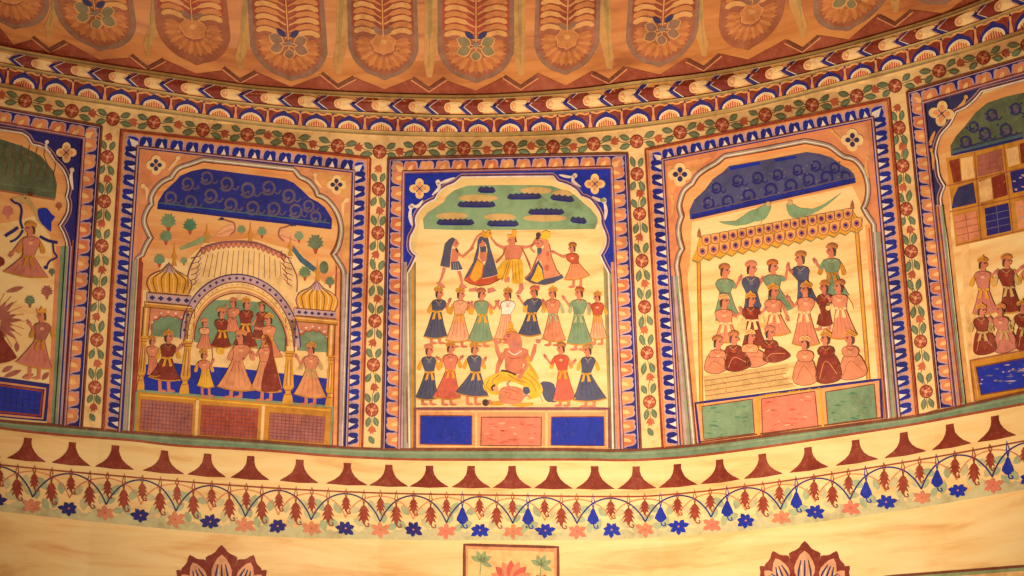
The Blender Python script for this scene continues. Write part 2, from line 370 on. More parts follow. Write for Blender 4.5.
def plate(parent, outer, arch, ground, style):
    """outer = frame corners BL,TL,TR,BR (open below), arch = opening from bottom left over the top to bottom right"""
    mb = MB(); mb.poly(outer+arch[::-1], ground, BASE, dep=BASE, grid=9); mb.build('spandrel_plate', parent)
    mb = MB()
    if style == 'orange':
        mb.line(arch, 1.5, 'white', BASE+1.2); mb.line(offs(arch, 2.0), 1.0, 'brown', BASE+1.4); mb.line(offs(arch, 3.2), .7, 'lilac', BASE+1.3)
    else:
        mb.line(offs(arch, 2.5), 5.2, 'greyg', BASE+1.2); mb.line(offs(arch, 2.3), 1.1, 'white', BASE+2.2); mb.line(arch, 1.1, 'brown', BASE+2.3); mb.line(offs(arch, 4.9), .9, 'purple', BASE+2.2)
    mb.build('arch_moulding', parent)
def offs(pts, d):
    out = []; n = len(pts)
    for i in range(n):
        a = pts[max(0, i-1)]; b = pts[min(n-1, i+1)]; dx, dy = b[0]-a[0], b[1]-a[1]; l = math.hypot(dx, dy) or 1
        out.append((pts[i][0]+dy/l*d, pts[i][1]-dx/l*d))
    return out
def side_stripes(parent, quads):
    """painted reveal stripes beside a scene: (top-left, top-right, bottom-right, bottom-left)"""
    mb = MB()
    for a, b, c, d, cols in quads:
        n = len(cols)
        for i, co in enumerate(cols):
            mb.poly([lerp(a, b, i/n), lerp(a, b, (i+1)/n), lerp(d, c, (i+1)/n), lerp(d, c, i/n)], co, 2.0+(BASE if False else 0), grid=9)
    build_lr(mb, 'side_stripes', parent, 510)
def scroll(parent, polys, col='white'):
    mb = MB()
    for p, w_ in polys:
        w_ *= 1.25; mb.line(smooth(p, 4), w_, col, BASE+3.2, taper=True); mb.ell(p[0][0], p[0][1], w_*.75, w_*.75, col, BASE+3.6)
    mb.build('scroll_leaf', parent)
p4_ref = [None]
# ------------------------------------------------------------------ painted people
def fig(parent, hx, hy, r, d, wx, wy, hl, hr_, feet, hands, bod, sk, scarf='gold', tur='gold', kind='skirt', lay=3, skin='skin', sash=True, label=None, border='gold2', long_scarf=True):
    """d = +1 looks right, -1 looks left; hl/hr_ hem corners"""
    J = lambda a: random.uniform(-a, a)
    if parent == p4_ref[0]: r *= 1.13
    shw = r*1.6; sy_ = hy+r*1.75; sx = hx-d*r*.15; ww = r*1.05
    b = MB()
    # feet
    if feet:
        cx = (hl[0]+hr_[0])/2; hyy = (hl[1]+hr_[1])/2
        for k in (-1, 1):
            fx = cx+k*r*1.0+d*r*.2; b.line([(fx-d*r*.3, hyy-1), (fx-d*r*.2, feet-1.1), ], r*.75, skin, lay); b.drop(fx-d*r*.7, feet-.7, fx+d*r*1.3, feet-.3, r*.75, skin, lay+.2, .4)
    # neck, face in profile, arms
    b.poly([(hx-r*.45, hy+r*.5), (hx+r*.4, hy+r*.5), (hx+r*.55, sy_+r*.3), (hx-r*.6, sy_+r*.3)], skin, lay+3.2)
    F = [(-.82, -.55), (-.2, -.95), (.5, -.85), (.82, -.4), (.86, -.12), (1.18, .22), (.86, .34), (.9, .58), (.7, .72), (.45, 1.0), (-.1, .95), (-.6, .6), (-.9, .1)]
    b.poly([(hx+d*r*x*.95, hy+r*y) for x, y in F], skin, lay+3.6)
    sleeve = MB()
    for (ex, ey), (ax, ay), onsl in hands:
        s0 = (sx+(shw*.8 if ax > sx else -shw*.8), sy_+r*.35)
        b.line([s0, lerp(s0, (ex, ey), .6), (ex, ey), lerp((ex, ey), (ax, ay), .6), (ax, ay)], [r*.85, r*.75, r*.62, r*.5, r*.45], skin, lay+3)
        b.ell(ax, ay, r*.5, r*.42, skin2_of(skin), lay+4, ang=math.atan2(ay-ey, ax-ex)); 
        ux, uy = (ax-ex), (ay-ey); l = math.hypot(ux, uy) or 1; ux /= l; uy /= l
        for q in (-.5, 0, .5): b.line([(ax+ux*r*.2, ay+uy*r*.2), (ax+ux*r*.75-uy*q*r*.5, ay+uy*r*.75+ux*q*r*.5)], r*.2, skin2_of(skin), lay+4)
        if onsl: sleeve.line([s0, lerp(s0, (ex, ey), .55), (ex, ey)], [r*1.0, r*.95, r*.8], bod, lay+4.2)
    fo = b.build('painted_figure', parent, label=label)
    fx = MB(); ex0 = hx+d*r*.42
    fx.ell(ex0, hy-r*.08, r*.2, r*.11, 'hair', lay+4.6); fx.line([(ex0-d*r*.28, hy-r*.32), (ex0+d*r*.24, hy-r*.3)], r*.1, 'hair', lay+4.6); fx.line([(hx+d*r*.55, hy+r*.5), (hx+d*r*.85, hy+r*.46)], r*.12, 'brick', lay+4.6)
    fx.build('face_marks', fo)
    hm = MB(); hm.poly([(hx-d*r*.2, hy-r*.7), (hx-d*r*.92, hy-r*.5), (hx-d*r*.98, hy+r*.5), (hx-d*r*.85, hy+r*1.15), (hx-d*r*.6, hy+r*1.1), (hx-d*r*.5, hy+r*.2)], 'hair', lay+4.2); hm.build('hair', fo)
    if tur == 'crown':
        t = MB(); t.poly([(hx-r*1.0, hy-r*.5), (hx-r*1.05, hy-r*1.6), (hx-r*.5, hy-r*1.05), (hx, hy-r*2.1), (hx+r*.5, hy-r*1.05), (hx+r*1.05, hy-r*1.5), (hx+r*.95, hy-r*.55)], 'gold', lay+5)
        t.line([(hx-r*.95, hy-r*.62), (hx+r*.95, hy-r*.62)], r*.25, 'gold2', lay+5.6); t.build('crown', fo)
    elif tur:
        t = MB(); P = [(-1.05, -.25), (-1.35, -.8), (-1.1, -1.25), (-.5, -1.5), (-.1, -1.95), (.15, -1.5), (.7, -1.3), (1.0, -.85), (.95, -.5), (.2, -.75), (-.5, -.55)]
        t.poly(smooth([(hx+d*r*x, hy+r*(y if tur == 'gold' else max(y, -1.55))) for x, y in P], 2, True), tur, lay+5)
        t.line([(hx-d*r*1.1, hy-r*.55), (hx-d*r*.2, hy-r*1.0), (hx+d*r*.8, hy-r*.8)], r*.18, 'gold2' if tur != 'gold' else 'umber', lay+5.6)
        t.line([(hx-d*r*1.1, hy-r*.9), (hx-d*r*.2, hy-r*1.3), (hx+d*r*.6, hy-r*1.15)], r*.12, 'umber', lay+5.6); t.build('turban', fo)
    # skirt
    k = MB()
    mid = ((hl[0]+hr_[0])/2, (hl[1]+hr_[1])/2); nx = mid[1]
    if kind == 'seated':
        cxx, cyy = mid
        P = smooth([(wx-ww*1.2, wy-r*.4), (hl[0]-r*.1, lerp((0, wy), (0, hl[1]), .55)[1]), (hl[0]+r*.2, hl[1]-r*.2), (mid[0], mid[1]+r*.4), (hr_[0], hr_[1]-r*.3), (hr_[0]-r*.1, lerp((0, wy), (0, hr_[1]), .45)[1]), (wx+ww*1.2, wy-r*.4)], 3, True)
        k.poly(P, sk, lay+1); k.line(P, .55, 'brown', lay+2, closed=True)
        k.line(smooth([(hl[0]+r*.6, hl[1]-r*.8), (wx-r*.3, wy+r*1.0), (hr_[0]-r*.8, hr_[1]-r*1.2)], 4), .5, 'pinkpale' if sk in ('maroon', 'red') else 'umber', lay+2)
    else:
        Lw, Rw = (wx-ww, wy), (wx+ww, wy)
        L1 = lerp(Lw, hl, .5); R1 = lerp(Rw, hr_, .5)
        bow = r*.55
        hem = [lerp(hl, hr_, t) for t in (0, .2, .4, .6, .8, 1)]; hem = [(x, y+bow*math.sin(math.pi*t)) for (x, y), t in zip(hem, (0, .2, .4, .6, .8, 1))]
        P = [Rw, Lw, (L1[0]+r*.15, L1[1]), (lerp(Lw, hl, .8)[0]+r*.1, lerp(Lw, hl, .8)[1])]+hem+[(lerp(Rw, hr_, .8)[0]-r*.1, lerp(Rw, hr_, .8)[1]), (R1[0]-r*.15, R1[1])]
        k.poly(P, sk, lay+1)
        k.line(P+[P[0]], .45, 'brown' if sk not in ('slate', 'maroon', 'navy') else 'hair', lay+2)
        if border: k.line([(x, y-r*.12) for x, y in hem], r*.28, border, lay+2.2)
        fc = {'slate': 'inkblue', 'maroon': 'brown', 'green': 'leaf', 'jade': 'leaf'}.get(sk, 'rose' if sk not in ('gold', 'yellow') else 'gold2')
        for t in (.22, .42, .6, .8): 
            e_ = lerp(hl, hr_, t); k.line([lerp(Lw, Rw, t), lerp(lerp(Lw, Rw, t), (e_[0]+J(.6), e_[1]), .9)], .4, fc, lay+1.8)
    k.build('skirt', fo)
    t = MB(); T = [(sx-shw*.45, sy_-r*.15), (sx-shw*.92, sy_+r*.15), (sx-shw*1.12, sy_+r*.8), (sx-shw*1.0, sy_+r*1.5), (wx-ww, wy+r*.15), (wx+ww, wy+r*.15), (sx+shw*1.0, sy_+r*1.5), (sx+shw*1.12, sy_+r*.8), (sx+shw*.92, sy_+r*.15), (sx+shw*.45, sy_-r*.15)]
    t.poly(T, bod, lay+3.4); t.line(T, .4, 'hair' if bod in ('slate', 'maroon') else 'brown', lay+4.4, closed=True)
    if sleeve.px: 
        sl = len(t.px); t.px += sleeve.px; t.off += sleeve.off; t.dep += sleeve.dep; t.faces += [[sl+i for i in f] for f in sleeve.faces]; t.mats += sleeve.mats; t.sides += [(a+sl, b_+sl) for a, b_ in sleeve.sides]; t.smats += sleeve.smats
    t.line(smooth([(sx-shw*.5, sy_), (sx, sy_+r*.7), (sx+shw*.5, sy_)], 3), .45, 'tan' if bod in ('slate', 'maroon', 'green') else 'brick', lay+4.5)
    t.ell(sx+d*r*.1, sy_+r*1.1, r*.45, r*.35, {'slate': 'greyblue', 'maroon': 'brick', 'green': 'sage'}.get(bod, 'paleskin'), lay+4.3)
    t.build('bodice', fo)
    if scarf:
        c = MB(); c.line([(wx-ww*1.15, wy), (wx, wy+r*.2), (wx+ww*1.15, wy)], r*.42, scarf, lay+5)
        if sash:
            for q in (-.35, .35): c.poly([(wx+q*r-.2*r, wy), (wx+q*r+.2*r, wy), (wx+q*r*2.4+r*.38, wy+r*1.9), (wx+q*r*2.4-r*.38, wy+r*2.1)], scarf, lay+5)
        if long_scarf:
            for q in (-1, 1):
                x0 = sx+q*shw*1.0
                c.poly(smooth([(x0, sy_+r*.3), (x0+q*r*.9, sy_+r*1.6), (x0+q*r*1.3, sy_+r*2.9), (x0+q*r*.5, sy_+r*3.2), (x0+q*r*.1, sy_+r*1.8)], 2, True), scarf, lay+2.6)
        c.build('scarf', fo)
    return fo
def skin2_of(s): return {'skin': 'skin2', 'skin2': 'mauve', 'paleskin': 'skin'}.get(s, 'mauve')
# ================================================================== PANEL 3 (centre): dancers in rows
TL, TR, BR, BL = (388.1,158.2), (627.4,153.1), (640.8,448.6), (381.7,448.8)
iTL, iTR, iBR, iBL = (404.8,173.3), (610.4,168.6), (620.8,448.6), (400.5,448.8)
p3 = thing('mural_panel', (510, 448), 'central mural panel with rows of dancers under a green sky with dark clouds', 'wall painting', 'mural panels in cusped frames')
mb = MB(); mb.poly([(398,168), (616,164), (624,449), (396,449)], 'sceneplaster', 1, grid=9); mb.build('scene_ground', p3)
arch3 = [(409.5,449), (407.3,273.7)]+smooth([(407.3,273.7), (412.5,264.6), (416.5,255.5)], 3)[1:]+smooth([(416.5,255.5), (410.5,249), (410.6,238), (413,232.7)], 3)[1:]+smooth([(413,232.7), (416,226), (415.6,218.4), (419.5,210.6), (426,204), (435,199.5)], 3)[1:]+smooth([(435,199.5), (439,192.3), (445.6,187), (454.7,183.2), (461.2,177.2)], 3)[1:]
arch3 += [(507,176.6)]+smooth([(553.4,176.2), (557.3,181.6), (566.4,184.5), (575.5,189.7), (580.7,196.2)], 3)+smooth([(580.7,196.2), (589.8,200), (596.4,208), (600.3,215.8), (601,223.6), (604,231.4)], 3)[1:]+smooth([(604,231.4), (606,238), (605,246), (600,255)], 3)[1:]+smooth([(600,255), (604,264), (608.8,273)], 3)[1:]+[(613,449)]
mb = MB(); mb.poly([(405,262), (404,200), (440,176), (572,174), (610,200), (611,262), (614,330), (608,330), (604,262), (600,226), (572,190), (450,188), (420,222), (414,262), (415,340), (409,340)], 'stainplaster', 1.8, grid=8); mb.build('stained_edge', p3)
plate(p3, [iBL, iTL, iTR, iBR], arch3, 'blue', 'orange')
side_stripes(p3, [((404.5,262), (416,262), (416,449), (401,449), ['lilac','pinkpale','olive','greyg','gold2','olive2']), ((603,262), (612,262), (621,449), (609.5,449), ['olive','olive2','greyg','sage','lilac'])])
mb = MB(); mb.poly([(401,262), (405.2,262), (402.8,449), (400.8,449)], 'lilac', BASE+1.5); mb.poly([(611,262), (614,262), (620,449), (617,449)], 'pink', BASE+1.5); mb.poly([(404.6,262), (406.8,262), (408.6,449), (403.5,449)], 'greyg', BASE+1.5); mb.poly([(609.2,274), (611,274), (617,449), (613.5,449)], 'sage', BASE+1.5); build_lr(mb, 'jamb_stripes', p3, 510)
frame_border(p3, 'orange', TL, TR, BR, BL, iTL, iTR, iBR, iBL, 18, 15, 20)
corner_flower(p3, 419.5, 188.6, 'orange'); corner_flower(p3, 594.8, 183.9, 'orange')
scroll(p3, [([(438,182), (439,188), (432,195)], 2.6), ([(438.5,184), (446,181), (455,177.6)], 2.4), ([(412,206), (418,206), (423,200)], 2.6), ([(411,207), (410,216), (412,226)], 2.8), ([(575,175.5), (573,181), (581,187)], 2.6), ([(573,177), (566,176.5), (559,174.7)], 2.2), ([(604,200), (599,200), (592,196.5)], 2.6), ([(604,201), (606,210), (605,220)], 2.8)])
mb = MB(); mb.ell(602.5, 200, 3, 1.6, 'leaf2', BASE+4); mb.build('green_bud', p3)
mb = MB(); sky = [(424,229), (423,219), (427,213), (434,208.5), (444,202), (447,196), (455,190), (464,187), (468,185.6), (505,185), (540,185.2), (552,186), (563,190), (575,195), (583,202.5), (591,209), (597,217), (598,222), (595,229), (560,229.6), (510,230), (460,230)]
mb.poly(sky, 'green2', 2, grid=8)
for x, y, rx in ((478,198,20), (536,190.5,16), (562,193.5,10), (452,216,16), (500,217,16), (545,218,22)): mb.ell(x, y, rx, 3.6, 'tan', 2.9, grid=6)
skyo = mb.build('green_sky', p3)
for x0, x1, y, tl in ((477.5,495.7,189.9,.02), (457.3,495.7,204.4,0), (436.5,474.5,222.2,0), (486.8,519,223.5,0), (507,541.7,196.4,-.02), (550,574.4,198.2,.10), (528,564.5,211.8,0), (570,587,220.3,.10)):
    c = MB(); n = max(3, int((x1-x0)/5)); P = [(x0, y+1.2), (x0+1, y-1)]
    for i in range(n):
        a = x0+1+(x1-x0-2)*(i+.5)/n; P += [(a-1.6, y-2-.6*math.sin(math.pi*(i+.5)/n)), (a, y-3-1.0*math.sin(math.pi*(i+.5)/n)), (a+1.6, y-2-.6*math.sin(math.pi*(i+.5)/n))]
    P += [(x1-1, y-1), (x1, y+1.4), (x1-3, y+2.8), ((x0+x1)/2, y+3.2), (x0+3, y+2.8)]
    P = [(px_, py_+(px_-(x0+x1)/2)*tl) for px_, py_ in P]
    c.poly(P, 'inkblue', 4); c.line([(px_, py_+.9) for px_, py_ in [lerp(P[0], P[-4 if False else n*3+3], t) for t in (.12, .5, .88)]], 1.6, 'navy', 4.8); c.build('storm_cloud', p3)
# row 1
def PZ3(pts, o=(425,225)): return Zm(o[0], o[1], 7.68, pts)
def custom(parent, parts, name='painted_figure', label=None):
    """parts = list of (part name, [(kind, pts, col, lay, w)]); the first is the figure itself"""
    root = None
    for nm, sh in parts:
        m_ = MB()
        for s_ in sh:
            if s_[0] == 'p': m_.poly(s_[1], s_[2], s_[3])
            elif s_[0] == 'l': m_.line(s_[1], s_[4], s_[2], s_[3])
            elif s_[0] == 'e': m_.ell(s_[1][0], s_[1][1], s_[4][0], s_[4][1], s_[2], s_[3])
        if root is None: root = m_.build(name, parent, label=label)
        else: m_.build(nm, root)
    return root
def face(x, y, r, d, col='skin', lay=7):
    F = [(-.82,-.55), (-.2,-.95), (.5,-.85), (.82,-.4), (.86,-.12), (1.18,.22), (.86,.34), (.9,.58), (.7,.72), (.45,1.0), (-.1,.95), (-.6,.6), (-.9,.1)]
    return [('p', [(x+d*r*a, y+r*b) for a, b in F], col, lay), ('e', (x+d*r*.42, y-r*.08), 'hair', lay+1, (r*.2, r*.12))]
Z = PZ3
custom(p3, [('f', [('l', Z([(150,330), (130,400), (105,455)]), 'skin2', 3, [3.6,2.6,1.8]), ('l', Z([(255,340), (275,400), (285,460)]), 'skin2', 3, [4,3,2]), ('p', Z([(88,440), (125,445), (160,478), (140,485), (95,460)]), 'skin2', 3.4), ('p', Z([(268,455), (300,455), (325,480), (300,492), (262,478)]), 'skin2', 3.4),
  ('p', Z([(195,190), (245,180), (262,225), (245,290), (200,295)]), 'skin', 4), ('l', Z([(250,215), (290,245), (350,190), (375,175)]), 'skin', 5, [3,2.6,2,1.6])]+face(*Z([(230,140)])[0], 3.9, 1)),
  ('skirt', [('p', Z([(200,285), (262,280), (292,345), (245,352), (203,350)]), 'slate', 6), ('l', Z([(203,347), (248,350), (292,343)]), 'white', 6.8, .8)]+[('l', Z([(x, 290), (x+8, 345)]), 'greyg', 6.8, .5) for x in (215,232,250)]),
  ('veil', [('p', Z([(232,108), (210,98), (180,118), (152,150), (140,220), (118,315), (160,325), (192,328), (198,260), (205,180), (222,135)]), 'slate', 8), ('l', Z([(120,316), (160,326), (192,328), (200,240), (208,170), (226,130)]), 'paleskin', 9, .8), ('p', Z([(238,170), (258,200), (250,215), (235,195)]), 'hair', 8)])])
custom(p3, [('f', [('l', Z([(350,195), (375,140), (400,90), (430,68)]), 'skin', 3, [3,2.4,2,2]), ('p', Z([(340,490), (400,478), (400,512), (335,512)]), 'skin2', 3), ('p', Z([(480,490), (520,478), (550,505), (480,528)]), 'skin2', 3)]+face(*Z([(442,135)])[0], 4.3, -1)+[('p', Z([(425,190), (470,190), (475,270), (440,285), (420,250)]), 'skin', 5), ('p', Z([(418,165), (470,165), (470,205), (430,210)]), 'slate', 6)]),
  ('skirt', [('p', Z([(405,260), (440,290), (470,330), (560,380), (598,402), (560,430), (480,460), (400,468), (340,450), (300,420), (350,370)]), 'vermil', 5), ('p', Z([(400,265), (445,300), (432,400), (380,440), (345,405), (370,340)]), 'gold', 6), ('l', Z([(300,422), (350,452), (420,468), (500,456), (598,404)]), 'brown', 6.5, .7)]),
  ('veil', [('p', Z([(420,95), (455,80), (485,100), (500,170), (530,270), (560,375), (520,395), (440,410), (450,330), (475,270), (480,190), (468,140), (440,115), (415,150), (415,200), (400,270), (340,385), (300,418), (320,380), (370,290), (400,180), (405,120)]), 'slate', 8), ('l', Z([(440,412), (520,396), (562,378)]), 'paleskin', 9, .8)]),
  ('crown', [('p', Z([(430,70), (445,45), (470,60), (485,38), (510,50), (515,85), (470,100), (440,92)]), 'gold', 9), ('e', Z([(500,62)])[0], 'umber', 9.6, (1.2, 1))])])
# the dancer in yellow at the middle
custom(p3, [('f', [('l', Z([(600,175), (550,150), (515,110), (500,80)]), 'skin', 3, [3.4,2.6,2,1.8]), ('l', Z([(745,175), (790,168), (835,150), (860,110)]), 'skin', 3, [3.4,2.6,2,1.8]), ('e', Z([(497,72)])[0], 'skin2', 4, (1.9, 2.4)), ('e', Z([(866,100)])[0], 'hair', 4, (2.0, 2.0)),
  ('p', Z([(590,165), (640,155), (700,155), (765,160), (740,240), (720,280), (620,285), (610,230)]), 'skin', 4), ('l', Z([(660,160), (672,230), (668,280)]), 'skin2', 5, .6), ('p', Z([(725,440), (750,440), (760,490), (735,530), (690,528), (720,495)]), 'skin2', 3), ('p', Z([(625,395), (650,400), (650,440), (612,440)]), 'skin2', 3), ('p', Z([(640,130), (695,130), (690,165), (645,165)]), 'skin', 5)]+face(*Z([(668,118)])[0], 4.5, -1)),
  ('trousers', [('p', smooth(Z([(625,270), (735,265), (752,330), (755,400), (745,445), (700,450), (665,440), (672,380), (660,330), (640,390), (600,420), (560,410), (548,360), (575,310)]), 2, True), 'yellow', 6)]+[('l', Z([(a, 275), (b, 430)]), 'umber', 6.8, .5) for a, b in ((690,700), (715,730), (640,590), (655,610), (670,678))]),
  ('scarf', [('l', Z([(620,170), (600,230), (560,275), (545,290)]), 'umber', 5, [1.6,1.4,2,1.4]), ('l', Z([(740,170), (770,230), (800,300), (812,345)]), 'umber', 5, [1.6,1.4,2.2,1])]),
  ('crown', [('p', Z([(632,98), (635,75), (665,78), (672,38), (700,36), (708,62), (692,78), (705,95), (670,90)]), 'gold', 9), ('p', Z([(690,95), (700,100), (705,135), (692,130)]), 'hair', 8)])], label='dancer in yellow trousers with both arms raised')
Z = lambda pts: PZ3(pts, (515,225))
custom(p3, [('f', [('l', Z([(150,210), (120,180), (150,120), (180,90)]), 'skin', 3, [2.6,2.2,2,1.8])]+face(*Z([(190,145)])[0], 4.2, -1)+[('p', Z([(170,205), (215,200), (225,290), (180,270)]), 'skin', 4), ('p', Z([(170,180), (205,178), (210,222), (172,222)]), 'slate', 5.5), ('p', Z([(130,470), (190,462), (190,495), (130,495)]), 'skin2', 3)]),
  ('skirt', [('p', Z([(180,270), (215,330), (240,400), (360,380), (375,405), (300,440), (200,460), (120,445), (75,415), (110,370)]), 'slate', 5), ('p', Z([(178,300), (205,340), (220,415), (170,442), (120,425), (150,370)]), 'yellow', 6), ('l', Z([(75,412), (120,375), (150,300), (180,225)]), 'mauve', 6.6, 1.5), ('l', Z([(78,418), (140,450), (230,460), (310,440)]), 'umber', 6.6, .6)]),
  ('veil', [('p', Z([(175,110), (215,95), (255,125), (272,170), (285,250), (320,340), (350,385), (300,400), (222,415), (215,330), (190,260), (205,200), (225,170), (205,130)]), 'pink', 7), ('l', Z([(265,150), (282,250), (320,345), (350,385)]), 'brown', 8, .6), ('e', Z([(245,330)])[0], 'rose', 8, (2.5, 3)), ('e', Z([(250,220)])[0], 'rose', 8, (1.5, 2.5))]),
  ('crown', [('p', Z([(200,95), (205,60), (235,42), (270,55), (272,90), (250,110), (215,108)]), 'yellow', 9), ('e', Z([(180,78)])[0], 'hair', 9, (2.6, 2.4))])])
fig(p3, 572, 248, 3.6, -1, 575, 262.8, (564,280), (590,275.5), 287.5, [((563,257), (554,252.5), False)], 'vermil', 'orange', None, 'umber', lay=4)
# row 2
D = 4.1
fig(p3, 439.5, 293.2, D, 1, 436.8, 311, (423.5,337), (447.5,336.5), 343.5, [((446,309), (449.6,301), False)], 'slate', 'slate', 'gold', 'gold', lay=3)
fig(p3, 461, 294.3, D, 1, 459.3, 314.5, (445.5,340.5), (470.5,340), 347, [((467,310), (471,304), False)], 'paleskin', 'paleskin', 'gold', 'gold', lay=2.5)
fig(p3, 482, 294.3, D, 1, 482.5, 314.5, (467,341), (493.3,340.5), 346.5, [((474,308), (470,304), False), ((494,309), (497.5,303), False)], 'green', 'green', 'gold', 'mauve', lay=3.5)
fig(p3, 507.4, 294.3, D, -1, 506, 314, (494.4,338.6), (514,336), 343, [((500,309), (497,303.5), False)], 'white', 'paleskin', None, 'gold', lay=2.5)
fig(p3, 534, 292, D, -1, 531.5, 313, (517.8,334.5), (541.5,334.5), None, [((524,305), (519,297.5), True)], 'slate', 'slate', 'gold', 'rose', lay=3.5)
fig(p3, 552.3, 293.2, D, -1, 553, 313.9, (542,339), (566,340.5), 345.5, [((547.5,308), (543.9,302), False)], 'pink', 'pink', 'paleg', 'gold', lay=2.5)
fig(p3, 579, 293.2, D, -1, 578.4, 314.5, (566.6,343.5), (592.9,342.5), 350, [((569.5,306), (564,298.5), True)], 'green', 'green', 'paleg', 'brick', lay=3.5)
fig(p3, 597, 297.2, 3.6, -1, 597.3, 315.8, (589.4,338), (607.3,337.6), 344.5, [((593,309.5), (590,305), False)], 'vermil', 'paleskin', 'gold', 'gold', lay=2.5)
# row 3
fig(p3, 429.5, 350.2, D, 1, 429.7, 371.8, (415.2,398), (438.5,398.5), 404.8, [], 'slate', 'slate', 'gold', 'skin2', lay=3)
fig(p3, 451, 348, D, 1, 450.4, 370, (433,397), (461,398), 405, [((444,362), (438.5,358.5), False), ((457,362.5), (461.5,357.8), False)], 'pinkred', 'rose', 'gold', 'gold', lay=3.4)
fig(p3, 475, 349, D, 1, 475.8, 372, (454.5,393), (488.8,396.5), 404.6, [((481.5,366), (484.9,359.7), False)], 'slate', 'slate', 'gold', 'gold', lay=4)
fig(p3, 560.8, 348.4, D, -1, 562.7, 370.8, (553,400.5), (575.8,398.5), 406, [((551,364.5), (545.5,357), True), ((570,366), (574,361.7), False)], 'vermil', 'rose', 'gold', 'umber', lay=3)
fig(p3, 587.5, 350.4, D, -1, 586, 373.4, (572.7,400.5), (607,398.8), 407, [], 'slate', 'slate', 'gold', 'olive', lay=4)
mb = MB(); mb.poly(smooth([(540.5,383), (547,381.5), (554,384), (556,392), (559,401), (548,402), (543,396)], 2, True), 'slate', 2.6); mb.line(smooth([(541,384), (540,394), (543,402)], 3), .6, 'brown', 3.2); mb.build('crouching_figure', p3)
# seated giant with a figure lying over the lap
Z = lambda pts: Zm(480, 320, 6.4, pts)
custom(p3, [('f', [('l', Z([(160,215), (130,250), (112,200), (100,140)]), 'skin', 4, [6,5.2,4.4,3]), ('l', Z([(290,215), (325,255), (345,200), (355,155)]), 'skin', 4, [6,5.4,4.4,3]), ('l', Z([(150,215), (118,290), (105,350)]), 'skin', 4.4, [5.4,4.6,3.2]), ('l', Z([(275,250), (300,290), (262,355)]), 'skin', 7, [4.6,4.2,3]),
   ('p', smooth(Z([(150,195), (185,180), (270,180), (310,195), (300,235), (275,280), (258,345), (170,335), (160,270)]), 2, True), 'skin', 5),
   ('p', Z([(185,160), (265,150), (272,200), (190,205)]), 'skin', 5.4), ('p', smooth(Z([(145,118), (165,88), (205,72), (240,85), (262,115), (270,150), (262,190), (225,205), (190,185), (178,145), (155,138)]), 2, True), 'skin', 6.2), ('e', Z([(227,165)])[0], 'skin2', 6.9, (5.4, 5.4)),
   ('l', smooth(Z([(182,198), (222,222), (266,196)]), 3), 'white', 7.6, 1.0), ('l', smooth(Z([(178,235), (215,248), (262,236)]), 3), 'brick', 7, .6), ('l', Z([(150,125), (172,128)]), 'brick', 7, .7), ('e', Z([(182,104)])[0], 'hair', 7, (1.1, .6)), ('l', Z([(168,96), (192,92)]), 'hair', 7, .6), ('e', Z([(372,138)])[0], 'skin2', 5, (2.6, 2.0)), ('e', Z([(98,130)])[0], 'skin2', 5, (1.9, 2.2)), ('e', Z([(258,362)])[0], 'skin2', 8, (2.2, 1.9))]
   +[('l', Z([(370+q*12, 135), (378+q*16, 122)]), 'skin2', 5.4, .9) for q in (-1, 0, 1)]+[('l', Z([(252+q*8, 362), (250+q*9, 380)]), 'skin2', 8.4, .9) for q in (-1, 0, 1)]),
  ('dhoti', [('p', smooth(Z([(150,325), (220,345), (250,355), (300,310), (330,330), (360,370), (395,420), (400,460), (370,495), (300,510), (320,480), (300,440), (230,400), (150,395), (110,420), (125,470), (90,480), (40,460), (18,420), (40,375), (90,350)]), 2, True), 'yellow', 6)]+[('l', smooth(Z(q), 3), 'umber', 6.8, .6) for q in ([(270,360), (330,400), (360,460)], [(300,340), (360,390), (385,440)], [(60,380), (40,420), (70,455)], [(120,350), (80,390), (90,430)], [(180,350), (240,385), (300,400)])]),
  ('belt', [('l', smooth(Z([(135,325), (180,330), (230,352)]), 3), 'hair', 8, 1.6)]),
  ('crown', [('p', Z([(155,92), (165,70), (180,60), (182,25), (198,12), (212,28), (216,60), (236,72), (240,88), (200,74)]), 'gold', 8), ('l', Z([(166,84), (200,70), (236,82)]), 'umber', 8.6, .9), ('l', Z([(184,58), (214,58)]), 'umber', 8.6, .7)]),
  ('scarf', [('p', smooth(Z([(285,200), (310,220), (318,270), (350,320), (376,375), (355,370), (310,300), (290,250)]), 2, True), 'gold', 4.6)])], label='large seated pink figure in yellow cloth with a small figure across the lap')
custom(p3, [('f', [('l', Z([(150,530), (100,535), (50,532)]), 'gold', 7.6, [4,3.6,3]), ('l', Z([(200,535), (270,545), (340,538)]), 'gold', 7.6, [4,4,2.4]), ('p', smooth(Z([(135,440), (190,425), (265,440), (282,480), (262,530), (190,538), (130,525), (120,480)]), 2, True), 'pink', 8), ('l', Z([(190,440), (175,410), (195,385)]), 'skin2', 8.4, [2.4,2,1.4]), ('l', Z([(265,500), (300,480), (325,500)]), 'skin2', 8.4, [2.4,2,1.4]), ('e', Z([(98,442)])[0], 'paleskin', 8.6, (3.2, 2.6)),
   ('l', smooth(Z([(150,460), (200,470), (180,500), (240,510)]), 3), 'rose', 9, .7), ('l', smooth(Z([(160,440), (210,450), (250,470)]), 3), 'rose', 9, .6), ('e', Z([(60,528)])[0], 'pink', 9, (2.4, 2.2))]),
  ('hair', [('l', smooth(Z([(82,452), (76,430), (98,415)]), 4), 'hair', 9.4, 1.6), ('e', Z([(36,530)])[0], 'hair', 9, (3.4, 3.4))]), ('lap_cloth', [('p', smooth(Z([(275,435), (310,430), (320,465), (285,475)]), 2, True), 'slate', 8.8)])], label='small pink figure lying across the lap')
